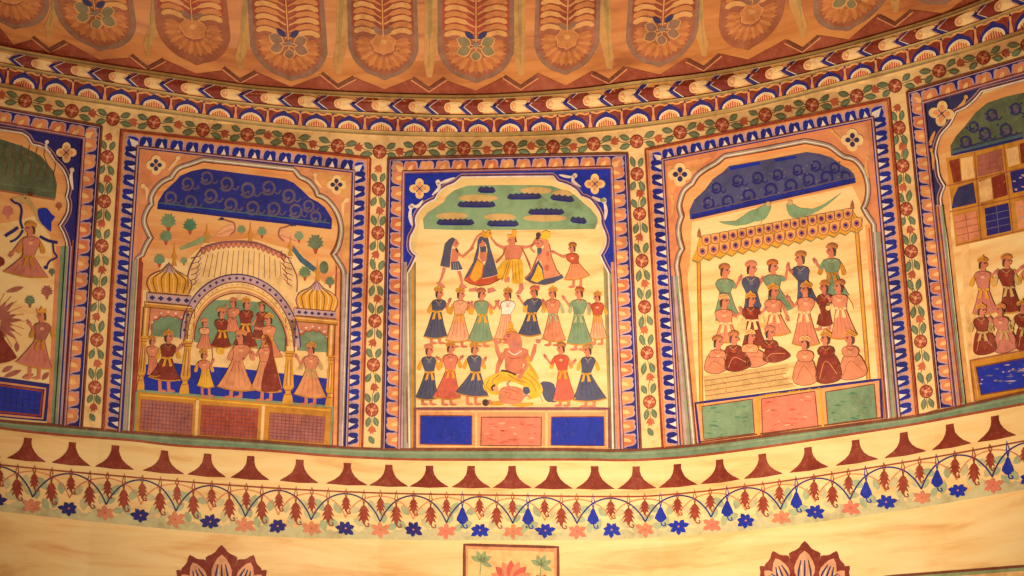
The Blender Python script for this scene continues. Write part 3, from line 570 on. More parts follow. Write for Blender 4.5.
def dado(parent, name, quad, rim, rimw, fill, lay=4, grid=None, rim2=None, label=None):
    m_ = MB(); a, b, c, d = quad
    m_.poly(quad, fill, lay)
    if grid:
        gc, nx, ny = grid
        for i in range(1, nx): m_.line([lerp(a, b, i/nx), lerp(d, c, i/nx)], .55, gc, lay+1, step=8)
        for j in range(1, ny): m_.line([lerp(a, d, j/ny), lerp(b, c, j/ny)], .55, gc, lay+1, step=8)
    if fill in ('pinkred', 'green'):
        for _ in range(26):
            t, v_ = random.uniform(.05, .95), random.uniform(.06, .92); x, y = lerp(lerp(a, b, t), lerp(d, c, t), v_); L_ = random.uniform(1.5, 4.5)
            if t > .1 and t < .9: m_.drop(x-L_, y+random.uniform(-.8, .8), x+L_, y+random.uniform(-.8, .8), random.uniform(.7, 1.8), random.choice(('paleskin', 'rose', 'pinkred2')) if fill == 'pinkred' else random.choice(('green2', 'jade')), lay+.8)
    o = m_.build(name, parent, label=label)
    r_ = MB(); r_.line(quad, rimw, rim, lay+1.6, closed=True, step=8)
    if rim2: r_.line(quad, .9, rim2, lay+2.4, closed=True, step=8)
    r_.build('rim', o); return o
mb = MB(); mb.poly([(415,408), (609.2,408), (609.8,448.6), (414.6,448.6)], 'pinkpale', 3); mb.line([(414.8,448.4), (415,408.6), (609,408.6), (609.6,448.4)], 2.6, 'purple', 5, step=9); mb.line([(417,446.5), (417.2,411.5), (606.8,411.5), (607.4,446.5)], 1.3, 'cream2', 5, closed=True, step=9)
mb.line([(476.2,411), (476.2,448)], 2.2, 'cream2', 5, step=9); mb.line([(546.5,411), (546.5,448)], 2.2, 'cream2', 5, step=9); mb.build('dado_frame', p3)
dado(p3, 'dado_tile', [(420.5,415.6), (472,415.9), (471.6,444.8), (420,444)], 'brown', 1, 'royal')
dado(p3, 'dado_tile', [(481.5,417.2), (541.5,417.2), (541,446), (480.8,445.6)], 'brown', 1, 'pinkred')
dado(p3, 'dado_tile', [(551.5,417), (603.8,416.6), (604.2,446), (551,445.2)], 'brown', 1, 'royal')
# ================================================================== PANEL 2: pavilion with domes
TL, TR, BR, BL = (121.4,129.8), (370.5,158), (362.2,447.4), (102.6,430)
iTL, iTR, iBR, iBL = (139.6,148.4), (352.5,172.5), (345.2,446.6), (121,431.5)
p2 = thing('mural_panel', (240, 440), 'mural panel of a domed pavilion with people under a blue scrolled canopy', 'wall painting', 'mural panels in cusped frames')
mb = MB(); mb.poly([(136,145), (356,170), (349,447), (118,432)], 'sceneplaster', 1, grid=9); mb.build('scene_ground', p2)
arch2 = [(131,432), (140,258), (144,256.7)]+smooth([(144,256.7), (149.2,244.9), (153.6,238.2)], 3)[1:]+smooth([(153.6,238.2), (150,231), (146.5,221), (149.5,211), (154.2,204.7)], 3)[1:]+smooth([(154.2,204.7), (153.4,198.4), (157.3,190.6), (164.4,183.6), (173,179.7)], 3)[1:]+smooth([(173,179.7), (177,173.4), (181.6,169.5), (192.5,166), (203.4,162)], 3)[1:]
arch2 += [(250,167)]+smooth([(293,171.7), (298.5,178.8), (307,183), (313.4,190.5), (316,197)], 3)+smooth([(316,197), (324.4,200.6), (332,209), (337,219), (339,231), (336,246), (331,254.5)], 3)[1:]+smooth([(331,254.5), (335,261), (340.6,270), (341.5,277.4)], 3)[1:]+[(338,447)]
mb = MB(); mb.poly([(145,160), (350,172), (345,262), (325,285), (300,252), (250,238), (205,243), (185,262), (165,258), (150,290), (138,290)], 'orangeplaster', 1.8, grid=8); mb.build('orange_sky', p2)
plate(p2, [iBL, iTL, iTR, iBR], arch2, 'pinkpale', 'grey')
mb = MB(); mb.poly([(141.5,152), (186,157.5), (165,172), (150,188), (142,196)], 'orange', BASE+.6); mb.poly([(318,172.5), (350.5,176), (350,200), (338,195), (322,184)], 'ochre_lt', BASE+.6)
mb.poly([(139,205), (146,204), (143,236), (137,256)], 'orange', BASE+.6); mb.poly([(342,215), (350,212), (348,262), (343,262)], 'ochre_lt', BASE+.6); build_lr(mb, 'spandrel_wash', p2, 240)
mb = MB()
for q, c in (([(139,258), (142,258), (133,432), (128.5,432)], 'red'), ([(131,262), (139,258), (128.5,432), (121.5,431.5)], 'pinkpale')): mb.poly(q, c, BASE+1.5)
for t, c, w_ in ((.15,'navy',1.6), (.4,'greyg',2.6), (.62,'lilac',1), (.8,'sage',1.6)): mb.line([lerp((130,262), (139,258), t), lerp((120.5,431), (129,432), t)], w_, c, BASE+2.4, step=9)
for q, c in (([(341.5,275), (351,273), (345.3,446.6), (338,446.6)], 'greyg'),): mb.poly(q, c, BASE+1.5)
for t, c, w_ in ((.3,'lilac',2), (.6,'white',.9), (.85,'navy',1.2)): mb.line([lerp((341.5,275), (351,273), t), lerp((337.6,446), (345.3,446.6), t)], w_, c, BASE+2.4, step=9)
build_lr(mb, 'jamb_stripes', p2, 240)
mb = MB()
for q, c in (([(144,256), (141,258), (132,430), (139,430)], 'orange2'), ([(335,262), (341,275), (337.6,446), (331,446)], 'orange2')): mb.poly(q, c, 2)
mb.line([(142.5,262), (134,430)], 1.4, 'red', 3, step=9); mb.line([(336.4,266), (332.4,446)], 1.2, 'red', 3, step=9); build_lr(mb, 'side_stripes', p2, 240)
frame_border(p2, 'blue', TL, TR, BR, BL, iTL, iTR, iBR, iBL, 20, 16, 19)
corner_flower(p2, 156, 165, 'x', .95, .78); corner_flower(p2, 336.5, 184.7, 'x', .95, .78)
scroll(p2, [([(178,158), (174,164), (168,170)], 2.4), ([(143,186), (147,190), (146,200)], 2.6), ([(315,175), (316,181), (322,188)], 2.4), ([(347,200), (343,204), (343,216)], 2.6)], 'cream')
def canopy(parent, pts, base, ground, swirl, seeds, bandcols, name='sky_canopy'):
    m_ = MB(); m_.poly(pts, ground, 3, grid=8); o = m_.build(name, parent)
    s_ = MB()
    for x, y, r in seeds:
        P = [(x+r*k*math.cos(a), y+r*k*math.sin(a)) for k, a in ((1, 2.6), (1, 1.9), (1, 1.2), (1, .5), (1, -.2), (1, -.9), (.95, -1.6), (.85, -2.3), (.7, -3.0), (.6, -3.7), (.5, -4.4), (.38, -5.1), (.2, -5.6))]
        s_.line(smooth(P, 2), r*.38, swirl, 4)
        s_.line(smooth([(x+r*.9, y+r*.5), (x+r*1.5, y+r*.9), (x+r*2.0, y+r*.3)], 3), r*.22, swirl, 4)
    for _ in range(len(seeds)*2):
        x, y, r = random.choice(seeds); s_.ell(x+random.uniform(-r, r)*1.6, y+random.uniform(-1, .4)*r*1.3, .9, .9, bandcols[0], 4.4)
    if s_.px: s_.build('cloud_scrolls', o)
    b_ = MB(); A_, B_ = bandcols[1]
    for k, (c, w_) in enumerate(bandcols[2]): b_.line([(A_[0]+1.5, A_[1]-1-k*2.6), (B_[0]-1.5, B_[1]-1-k*2.6)], w_, c, 5, step=9)
    b_.build('canopy_hem', o)
sk2 = [(157.2,209), (158,202), (164,192), (175.3,181.4), (180,176), (192,171), (204.4,168.6), (245,174), (285,179), (294,183), (301.7,189.7), (310,198), (318,202), (325.3,207.8), (332,218.9), (331.6,229.2), (290,224.5), (240,219), (200,214)]
canopy(p2, sk2, None, 'canopyblue', 'swirl', [(170,198,6), (187,184,6), (190,202,6), (206,178,6), (210,196,6.5), (226,184,6.5), (230,205,6.5), (247,190,7), (252,208,6.5), (268,188,6.5), (273,209,6.5), (288,196,6.5), (295,211,6.5), (308,206,5.5), (315,217,5.5)], ('blue', (sk2[0], sk2[15]), (('navy',2), ('blue',1.6), ('tealblue',1.2))))
# trees, birds
def bush(parent, x, y, s, col='tree', stem='brick', up=True):
    m_ = MB(); n = 9; P = []
    for i in range(n*2+1):
        a = math.pi*1.15-(math.pi*1.3)*i/(n*2); r = s*(1 if i % 2 else .76); P.append((x+r*math.cos(a)*.95, y-r*math.sin(a)*(1.15 if i % 3 else .95)))
    P += [(x+s*.3, y+s*.6), (x-s*.3, y+s*.6)]
    m_.poly(P, col, 3.4); o = m_.build('tree_crown', parent); t = MB(); t.poly([(x-s*.35, y+s*.4), (x+s*.35, y+s*.4), (x+s*.12, y+s*1.15), (x-s*.1, y+s*1.15)], stem, 3); t.build('tree_stem', o)
for a in ((168.5,222,8.5), (190,226,7.5,'jade'), (166,237,7), (159.5,260,6.5), (184,261,4,'sage'), (241.5,230,5,'sage','ochre'), (262,232,5.5,'sage'), (299,236.5,5.5,'sage'), (315.5,243.5,9,'leaf'), (305,273,6.8), (330,282,5.5,'leaf')): bush(p2, *a)
for d, x, y in ((1,232,222), (-1,282,228)):
    m_ = MB(); m_.poly(smooth([(x-d*16,y+14), (x-d*10,y+7), (x-d*2,y+2), (x+d*3,y+5), (x+d*1,y+11), (x-d*6,y+14)], 2, True), 'paleskin', 4); m_.line(smooth([(x-d*2,y+13), (x+d*3,y+8), (x+d*2,y+1), (x-d*4,y-1), (x-d*9,y-3)], 4), 1.6, 'mauve', 5); m_.ell(x-d*10, y-3.2, 2.2, 1.5, 'inkblue', 5.4); m_.line([(x-d*11,y-3), (x-d*14,y-2)], .8, 'hair', 5.4)
    for i in range(5): m_.line([(x-d*(14-i*3), y+12.5-i*1.4), (x-d*(10-i*3), y+12-i*1)], .4, 'brick', 5)
    o = m_.build('painted_bird', p2, label='pink goose on the dome roof, '+('left' if d > 0 else 'right')+' of the finial')
m_ = MB(); m_.line([(180,249), (200,241), (210,235)], [3,6,5], 'leaf2', 3.2); m_.line([(292,247), (302,260), (315,270)], [4.5,5.5,5], 'tealblue', 3.2, step=6); m_.ell(324,267.5,4.6,6.4,'leaf',3.4); build_lr(m_, 'tail_feather', p2, 245)
def finial(parent, x, y, h):
    m_ = MB(); m_.poly([(x-2.6,y), (x-1.2,y-h*.25), (x-2.8,y-h*.4), (x-1,y-h*.55), (x,y-h), (x+1,y-h*.55), (x+2.8,y-h*.4), (x+1.2,y-h*.25), (x+2.6,y)], 'gold2', 6); m_.build('finial', parent)
finial(p2, 174.5, 266, 24); finial(p2, 207, 243, 20); finial(p2, 250.5, 243, 22); finial(p2, 290.5, 256, 22); finial(p2, 317.5, 281, 22)
# great dome
mb = MB(); dome = smooth([(188.5,290), (188,277), (191,266), (198,254), (206,246.5), (226,242), (252,242), (270,248), (286,256), (293,267), (297,278), (297,292)], 4)+[(297,306), (240,300), (188,300)]
mb.poly(dome, 'cream', 5, grid=7); mb.line(dome[:-3], 1.1, 'purple', 6.4); dm = mb.build('great_dome', p2)
mb = MB()
for i in range(17):
    t = (i+.5)/17; x = 201+t*85; y0 = float(np.interp(x, [p[0] for p in dome[4:34]], [p[1] for p in dome[4:34]]))-.4; mb.poly(smooth([(x-2.6, y0), (x-2.4, y0+4), (x, y0+7), (x+2.4, y0+4.5), (x+2.6, y0+.6)], 2, True), 'mauve', 6); mb.ell(x, y0+3.6, 1.2, 1.8, 'pink', 6.8)
mb.build('scalloped_crest', dm)
mb = MB()
for i in range(15):
    t = i/14; mb.line([(208+t*72, float(np.interp(208+t*72, [p[0] for p in dome[4:34]], [p[1] for p in dome[4:34]]))+9), (203+t*78, 280-abs(t-.5)**2*16)], .55, 'purple', 6)
for sx_, d in ((192,1), (291,-1)):
    for i in range(6): mb.line(smooth([(sx_-d*1, 286-i*5.5), (sx_+d*4+d*i*.9, 283-i*5.5), (sx_+d*3+d*i*1.2, 279-i*5.6)], 3), .7, 'purple', 6); mb.line([(sx_+d*2+d*i, 284-i*5.5), (sx_+d*7+d*i, 279-i*5.5)], .9, 'vermil' if d < 0 else 'lilac', 6)
mb.build('dome_ribs', dm)
CX, CY = 240.5, 343
def arcp(rx, ry, a0=180, a1=360, n=26, cx=CX, cy=CY, sk=.07): return [(cx+rx*math.cos(math.radians(a)), cy+ry*math.sin(math.radians(a))+rx*math.cos(math.radians(a))*sk) for a in np.linspace(a0, a1, n+1)]
def archband(parent, name, r0, r1, col, lay, foot=0):
    m_ = MB(); m_.poly(arcp(*r1)+([(CX+r1[0], CY+foot+4), (CX+r0[0], CY+foot+4)] if foot else [])+arcp(*r0)[::-1]+([(CX-r0[0], CY+foot-4), (CX-r1[0], CY+foot-4)] if foot else []), col, lay); return m_
m_ = archband(p2, '', (53,61), (60,68.5), 'lilac', 7)
for i in range(24):
    a = math.radians(188+i*7.1); x = CX+56.5*math.cos(a); y = CY+64.8*math.sin(a)+56.5*math.cos(a)*.07
    m_.poly([(x-1.7,y), (x,y-1.7), (x+1.7,y), (x,y+1.7)], 'inkblue', 8)
m_.line(arcp(60,68.5), 1, 'inkblue', 8.4); m_.line(arcp(53,61), .9, 'brown', 8.4); m_.build('chequer_arch', p2)
m_ = archband(p2, '', (46.5,50), (53,61), 'cream', 7.2, 8); m_.line(arcp(49.6,55.6), 1.1, 'gold', 8.4); 
for i in range(30):
    a = math.radians(184+i*5.9); m_.ell(CX+51.4*math.cos(a), CY+58.3*math.sin(a)+51*math.cos(a)*.07, .55, .55, 'umber', 8.6)
m_.line(arcp(47.6,52), 1.4, 'pink', 8.4); m_.line(arcp(46.3,50), 1.2, 'brown', 8.6); m_.build('inner_arch', p2)
mb = MB(); mb.poly(arcp(46.5,50)+[(287,352), (194,342)], 'green', 3, grid=8); mb.build('tympanum', p2)
# side domes
for cx, cy, w_, nm in ((169.5,281,22.5,'left'), (317,298.5,21,'right')):
    m_ = MB(); sk = .06; P = smooth([(cx-w_*.85, cy+11), (cx-w_, cy+2), (cx-w_*.8, cy-6), (cx-w_*.3, cy-11), (cx, cy-17), (cx+w_*.3, cy-10.5), (cx+w_*.8, cy-4), (cx+w_, cy+4), (cx+w_*.85, cy+13)], 3, False)
    m_.poly(P, 'gold', 6); m_.line(P, 1.0, 'purple', 7.4)
    o = m_.build('side_dome', p2)
    r_ = MB()
    for i in range(11):
        t = i/10*2-1; r_.line(smooth([(cx+t*w_*.15, cy-12), (cx+t*w_*.86, cy-3+t*1), (cx+t*w_*.86, cy+5+t*1.2), (cx+t*w_*.75, cy+11.5+t)], 3), .8, 'brown' if i % 2 else 'cream', 7.4)
    r_.poly([(cx-5,cy-9), (cx,cy-19), (cx+5,cy-8)], 'lilac', 7.6); r_.line([(cx,cy-18), (cx-3,cy-9)], .6, 'purple', 8.6); r_.line([(cx,cy-18), (cx+3,cy-9)], .6, 'purple', 8.6)
    r_.build('dome_ribs', o)
def qband(parent, name, a, b, c, d, col, lay, extra=None):
    m_ = MB(); m_.poly([a, b, c, d], col, lay)
    if extra: extra(m_)
    return m_.build(name, parent)
def diamonds(a, b, n, col, r):
    def f(m_):
        for i in range(n):
            x, y = lerp(a, b, (i+.5)/n); m_.poly([(x-r*1.2,y), (x,y-r), (x+r*1.2,y), (x,y+r)], col, 9)
        m_.line([(a[0], a[1]-r*1.9), (b[0], b[1]-r*1.9)], .8, 'brown', 9); m_.line([(a[0], a[1]+r*1.9), (b[0], b[1]+r*1.9)], .8, 'brown', 9)
    return f
qband(p2, 'frieze_band', (147,293), (192,297), (192,305), (147,301), 'lilac', 8, diamonds((148,297.2), (191,301), 5, 'inkblue', 2.6))
qband(p2, 'frieze_band', (294,308), (336,311.5), (336,318.5), (294,315), 'lilac', 8, diamonds((296,311.8), (335,315), 6, 'inkblue', 1.9))
for a in (([(145,301.5), (192,306), (192,311.5), (145,307)], 'gold2'), ([(293,316), (338,320), (338,325), (293,321)], 'gold2')):
    qband(p2, 'cornice', *a[0], a[1], 8, lambda m_, q=a[0]: (m_.line([lerp(q[0], q[3], .3), lerp(q[1], q[2], .3)], .8, 'cream', 9), m_.line([q[3], q[2]], .8, 'brown', 9)))
# cream backdrop, blue floor
mb = MB(); mb.poly([(143.5,330), (332,344), (330,408), (139,392)], 'cream', 2, grid=9); mb.build('hall_wall', p2)
mb = MB(); mb.poly([(142,365), (165,362), (200,366), (240,368.5), (270,372), (288,374), (331,379), (328.5,409), (138.5,391)], 'royal', 3.2, grid=8); mb.build('blue_floor', p2)
# doors
for (x0, x1, yt, dy) in ((149.5,187.5,307.5,3.4), (295.5,330,322,3)):
    m_ = MB(); cx = (x0+x1)/2; rx = (x1-x0)/2
    m_.poly([(x0,yt), (x1,yt+dy), (x1,yt+dy+26), (x0,yt+22)], 'pink', 3.4)
    for i in range(7):
        a = math.radians(190+i*26.6); m_.ell(cx+(rx-1)*.9*math.cos(a), yt+17+12.6*math.sin(a)*1.0, 1.3, .9, 'white', 4.4)
    o = m_.build('door_spandrel', p2)
    g = MB(); P = [(cx-rx+2.5, yt+28.5)]+[(cx+(rx-2.5)*math.cos(math.radians(a)), yt+19+(1.2 if i % 2 else -1.0)+10.5*math.sin(math.radians(a))) for i, a in enumerate(np.linspace(185, 355, 13))]+[(cx+rx-2.5, yt+30.5)]
    g.poly(P, 'green', 4.6); g.line(P, .9, 'brick', 5.6); g.build('door_tympanum', o)
def column(parent, xt, yt, xb, yb, w_, pillar=True):
    m_ = MB()
    def at(t, k): x, y = lerp((xt, yt), (xb, yb), t); return (x+k*w_, y)
    L = [(0,1.1), (.03,1.25), (.05,.85), (.08,.8), (.1,1.1), (.12,.7), (.16,.75), (.55,1.1), (.68,1.25), (.74,.7), (.78,.55), (.82,.85), (.9,1.1), (1,1.25)]
    m_.poly([at(t, -k) for t, k in L]+[at(t, k) for t, k in L[::-1]], 'gold', 8); 
    m_.line([at(.16,-.3), at(.66,-.5)], .7, 'umber', 9); m_.line([at(.16,.3), at(.66,.5)], .7, 'umber', 9); m_.line([at(.2,0), at(.64,0)], .9, 'cream2', 9)
    for t in (.05,.1,.74,.82): m_.line([at(t,-1), at(t,1)], .7, 'umber', 9)
    m_.build('gold_column', parent)
def pier(parent, a, b, c, d, cols=('gold2','cream','gold','pink')):
    m_ = MB(); n = len(cols)
    for i, co in enumerate(cols): m_.poly([lerp(a, b, i/n), lerp(a, b, (i+1)/n), lerp(d, c, (i+1)/n), lerp(d, c, i/n)], co, 7)
    m_.line([a, d], .8, 'brown', 8); m_.line([b, c], .8, 'brown', 8); m_.build('pier', parent)
pier(p2, (187,311), (195,309), (192.5,342), (184,341)); pier(p2, (286,318), (296,321), (294.5,352), (285.5,351)); pier(p2, (144,307), (150.5,307.5), (148,336), (142,336)); pier(p2, (328.5,325), (335,325), (333.5,356), (327,356), ('gold2','cream','gold2'))
column(p2, 188.5, 341, 184, 394, 4.0); column(p2, 290, 351, 287.5, 404, 4.4); column(p2, 145, 336, 140.5, 390, 3.0); column(p2, 331.5, 355, 328.5, 407, 3.0)
# people: in the arch, then the front row
fig(p2, 205, 322.8, 3.0, 1, 205, 334, (196.5,347.5), (212,348), None, [], 'paleskin', 'pink', None, 'orange', lay=3.6, long_scarf=False)
fig(p2, 233.3, 302.6, 3.4, -1, 232, 317, (226,330), (240,330), None, [((228,314), (226.5,307), False)], 'pink', 'pink', None, 'skin2', lay=3.4, long_scarf=False)
fig(p2, 221.8, 313, 3.8, 1, 222.5, 330.5, (210.5,346.4), (231.5,347), None, [((229,325), (232.5,320), False)], 'maroon', 'maroon', 'gold', 'orange', lay=4, long_scarf=False)
fig(p2, 262, 306.5, 3.4, -1, 259.5, 321, (252,338), (268,338), None, [((256,320), (252.5,324), False)], 'maroon', 'maroon', None, 'hair', lay=3.8, long_scarf=False)
fig(p2, 247, 304, 4.0, 1, 245.5, 324, (233,345.5), (258,347), None, [], 'maroon', 'maroon', 'gold', 'gold', lay=4.4, long_scarf=False)
fig(p2, 268.5, 319.5, 4.0, -1, 268.5, 338, (257.5,353), (283,357), None, [((261,329), (256,328), False)], 'pink', 'pink', 'gold', 'gold', lay=5, long_scarf=False)
fig(p2, 152.8, 341, 3.3, 1, 152.5, 356, (147,374), (160,376), None, [], 'pink', 'pink', None, 'gold', lay=4, long_scarf=False)
fig(p2, 169, 337, 4.4, 1, 167.3, 357.5, (148.3,377), (180.5,380.5), 391.5, [((177,351), (181.5,346), False)], 'maroon', 'maroon', 'gold', 'gold', lay=5)
fig(p2, 204.6, 354.8, 3.5, 1, 205.6, 369.5, (197,385.5), (214.7,387), 396.5, [((211,367), (213,361), False)], 'pink', 'yellow', 'gold', 'gold', lay=5)
mb = MB(); mb.ell(220.5,351,4,3.6,'yellow',7); mb.line([(213,362), (212,345)], .8, 'umber', 7); mb.build('gold_fan', p2)
fig(p2, 240.7, 337, 4.8, -1, 237.4, 361, (217,386.5), (254.5,390.5), 397.5, [((247,352), (244,357), False)], 'pink', 'pinkpale', 'pink', 'orange', lay=6)
o = fig(p2, 265.8, 340.5, 4.4, -1, 265, 361, (250.5,388.5), (282,392), 400.5, [((257,356), (253,353), False)], 'pink', 'pinkpale', None, 'ochre', lay=6.4)
v = MB(); v.poly(smooth([(264,335.5), (268.5,336), (272,343), (273.5,356), (277,371), (281.5,389), (271,391.5), (261.5,391), (264,372), (269,357), (269.5,347)], 2, True), 'maroon', 12); v.line(smooth([(268.5,335.5), (272.4,343), (274,356), (277.5,371), (282,389)], 3), .7, 'gold2', 13); v.build('veil', o)
fig(p2, 310.6, 349, 4.3, -1, 310.6, 369.5, (293.8,394), (326.6,397.5), 404.5, [((301,364), (297,357), False)], 'pink', 'pinkpale', 'tan', 'gold', lay=5)
# dado
mb = MB(); mb.poly([(137,390.5), (333.5,407), (331,447), (134.6,432)], 'gold2', 3.4, grid=9); mb.line([(137,390.5), (333.5,407)], 2.4, 'sage', 5, step=9); mb.line([(136.6,392), (134.8,431)], 2.0, 'sage', 5, step=9); mb.line([(332.5,408), (330.6,446)], 2.2, 'sage', 5, step=9)
for a, b in (((197.6,399), (195.7,436)), ((263.6,404.5), (261.6,441))): mb.line([a, b], 3.0, 'cream', 5, step=9)
mb.line([(140,394.6), (330,410.4)], 1.4, 'yellow', 5, step=9); mb.build('dado_frame', p2)
for q in ([(142,399.6), (193,404), (191.2,434.6), (140,430)], [(202.3,405), (258.5,409), (256.5,438.8), (200.6,434.6)], [(270.4,412.6), (325.4,417), (323.6,443.2), (268.8,438.9)]):
    dado(p2, 'dado_tile', q, 'umber', .8, 'mauve' if q[0][0] != 202.3 else 'brick', 5, ('purple', 14, 8))
# ================================================================== PANEL 4: gathering under an awning
TL, TR, BR, BL = (645.4,149.5), (889,98.6), (917.5,415.2), (662.7,448)
iTL, iTR, iBR, iBL = (663.9,160.8), (871,119.6), (897.4,417.2), (680.3,445)
p4 = thing('mural_panel', (790, 425), 'mural panel of seated and standing men below a scalloped orange awning', 'wall painting', 'mural panels in cusped frames')
p4_ref[0] = p4
mb = MB(); mb.poly([(662,158), (873,116), (899,416), (679,446)], 'sceneplaster', 1, grid=9); mb.build('scene_ground', p4)
arch4 = [(696,444), (680.6,276), (679,266)]+smooth([(679,266), (681,256), (684.6,249.4)], 3)[1:]+smooth([(684.6,249.4), (681.5,238), (680.8,227.5), (684,216.6)], 3)[1:]+smooth([(684,216.6), (681.6,207), (683,199.4), (686.3,191.6), (694,185.3)], 3)[1:]+smooth([(694,185.3), (698.8,177.5), (706.6,171.3), (717.5,165), (725.3,158.4)], 3)[1:]
arch4 += [(764.4,151.5)]+smooth([(805,143.6), (815.6,145.5), (828,148.6), (837.5,155.6), (843.8,159.5)], 3)+smooth([(843.8,159.5), (853,162), (860,169.7), (864,179), (865.6,190), (864,201), (860.6,208)], 3)[1:]+smooth([(860.6,208), (865.3,216.4), (871,224.7)], 3)[1:]+[(886.5,419)]
mb = MB(); mb.poly([(668,165), (872,122), (873,222), (862,206), (852,186), (692,222), (690,262), (684,300), (676,290)], 'orangeplaster', 1.8, grid=8); mb.build('orange_surround', p4)
plate(p4, [iBL, iTL, iTR, iBR], arch4, 'orange', 'grey')
mb = MB(); mb.poly([(667,166), (700,158.5), (712,157), (690,172), (676,188), (669,200)], 'orange2', BASE+.6); mb.poly([(835,130), (868,124), (870,160), (862,158), (848,150)], 'pinkpale', BASE+.6); build_lr(mb, 'spandrel_wash', p4, 780)
mb = MB()
for q, c in (([(671,276), (681,276), (696,443.5), (683,445.5)], 'greyg'), ([(872.5,235), (880,232), (897,417), (886.5,418.6)], 'greyg')): mb.poly(q, c, BASE+1.5, grid=9)
for (a, b, c, d) in (((671,276), (681,276), (696,443.5), (682,445)), ((872.5,232), (881,232), (897,417), (886.5,418))):
    for t, co, w_ in ((.1,'purple',1), (.3,'lilac',1.6), (.55,'sage',2), (.8,'olive',1.2), (.97,'brown',.8)): mb.line([lerp(a, b, t), lerp(d, c, t)], w_, co, BASE+2.4, step=9)
build_lr(mb, 'jamb_stripes', p4, 780)
mb = MB(); mb.poly([(681,262), (686,262), (701,443), (695,443)], 'orange2', 2); mb.poly([(865,225), (871,225), (886.5,419), (881,419)], 'orange2', 2); mb.line([(869,228), (884.6,418)], 1.4, 'umber', 3, step=9); build_lr(mb, 'side_stripes', p4, 780)
frame_border(p4, 'blue', TL, TR, BR, BL, iTL, iTR, iBR, iBL, 20, 17, 22)
corner_flower(p4, 680, 174.4, 'x', 1.15, .78); corner_flower(p4, 852.3, 140, 'x', 1.1, .78)
scroll(p4, [([(700,161), (697,168), (688,176)], 2.2), ([(671,196), (673,203), (672,214)], 2.4), ([(832,131), (838,137), (843,142)], 2.2), ([(867,158), (866,168), (869,178)], 2.4)], 'ochre_lt')
sk4 = [(690,219.4), (689.4,210.6), (694,200), (705,189.7), (713,179), (723.3,171.7), (729,166), (770,159), (806.7,152), (820,154), (831.7,157.8), (842.8,166), (849,169), (854,174.4), (856,182.8), (820,190), (770,201), (730,210.5)]
canopy(p4, sk4, None, 'canopygrey', 'deepblue', [(708,203,5.5), (727,202,6), (748,196,6.5), (770,190,6.5), (790,186,6.5), (808,180,6), (826,178,6.5), (845,177,5), (716,188,5), (737,181,5.5), (757,178,5.5), (777,175,5), (797,170,5), (815,166,5), (834,168,5)], ('greyblue', (sk4[0], sk4[14]), (('navy',2.4), ('royal',2), ('swirl',1))))
mb = MB(); mb.line([(730,168.6), (760,163)], 3, 'royal', 5); mb.line([(775,160.5), (796,157)], 2.4, 'royal', 5); mb.build('canopy_top_band', p4)
for nm, body, tail, lx in (('left', [(752,211), (760,207), (766,203.5), (769,202.5), (771,206), (769.5,212), (765,219), (757,221.5), (748,220), (742,218)], [(718.5,221.7), (735,221), (748,212), (756,210), (756,221), (736,226)], 762), ('right', [(786,205), (790,201), (793,204), (798,207), (806,210), (812,212), (806,216), (796,218), (789,215)], [(800,208), (812,209), (826,203), (841,193), (826,206), (812,214), (802,216)], 797)):
    m_ = MB(); m_.poly(smooth(body, 2, True), 'green2', 4.5); m_.poly(smooth(tail, 2, True), 'green2', 4); hx_ = body[3] if nm == 'left' else body[1]
    m_.ell(hx_[0]+(-.5 if nm == 'left' else 0), hx_[1]+1.5, 2.8, 2.4, 'tan', 5.4); m_.line([(lx, 218), (lx-1, 224)], .8, 'orange', 4)
    m_.build('painted_bird', p4, label='pale green long-tailed bird facing '+('right' if nm == 'left' else 'left'))
# awning
a0, a1, b0, b1 = (699,237.5), (851,209), (692,259.5), (862,228)
mb = MB(); P = [a0, a1, (856,216), (863,228)]
for i in range(15): t0 = 1-i/15; t1 = 1-(i+1)/15; m0 = lerp(b0, b1, (t0+t1)/2); P += [lerp(b0, b1, t0), (m0[0], m0[1]+3.4)]
P += [b0, (696,250)]
mb.poly(P, 'gold', 5, grid=7); mb.line([(x, y+1) for x, y in P[4:-1]], 1.2, 'olive', 6); mb.line([a0, a1], 1.4, 'olive2', 6, step=9); aw = mb.build('awning', p4)
def scale_row(n, ta, tb, r, off_):
    for i in range(n):
        t = (i+off_)/n; x, y = lerp(ta, tb, t); s_ = MB(); s_.poly(smooth([(x-r*1.15,y-r), (x+r*1.15,y-r-.6), (x+r*1.0,y+r*.5), (x,y+r*1.25), (x-r*1.0,y+r*.6)], 2, True), 'ochre_lt', 7); s_.line(smooth([(x-r*1.1,y-r), (x-r*1.0,y+r*.6), (x,y+r*1.25), (x+r*1.0,y+r*.5), (x+r*1.1,y-r)], 2), .8, 'umber', 7.6)
        s_.ell(x, y, r*.68, r*.75, 'mauve', 8); s_.ell(x, y-.3, r*.34, r*.36, 'navy', 9); s_.build('scale', aw)
scale_row(17, (703,241), (853,213), 4.2, .4); scale_row(15, (697,252.5), (862,222.5), 4.6, .5)
for i, (x, y) in enumerate(((699,237), (852,209))): m_ = MB(); m_.poly([(x-2,y), (x-1.5,y-5), (x,y-9), (x+1.5,y-5), (x+2,y)], 'umber', 6); m_.build('awning_finial', p4)
for a, b in (((698.5,262), (701.5,411)), ((856.5,230), (868.5,381))):
    m_ = MB(); m_.line([a, b], 4.2, 'gold', 4, step=9); m_.line([(a[0]-1.6,a[1]), (b[0]-1.6,b[1])], .7, 'umber', 5, step=9); m_.line([(a[0]+1.6,a[1]), (b[0]+1.6,b[1])], .7, 'umber', 5, step=9); m_.build('awning_pole', p4)
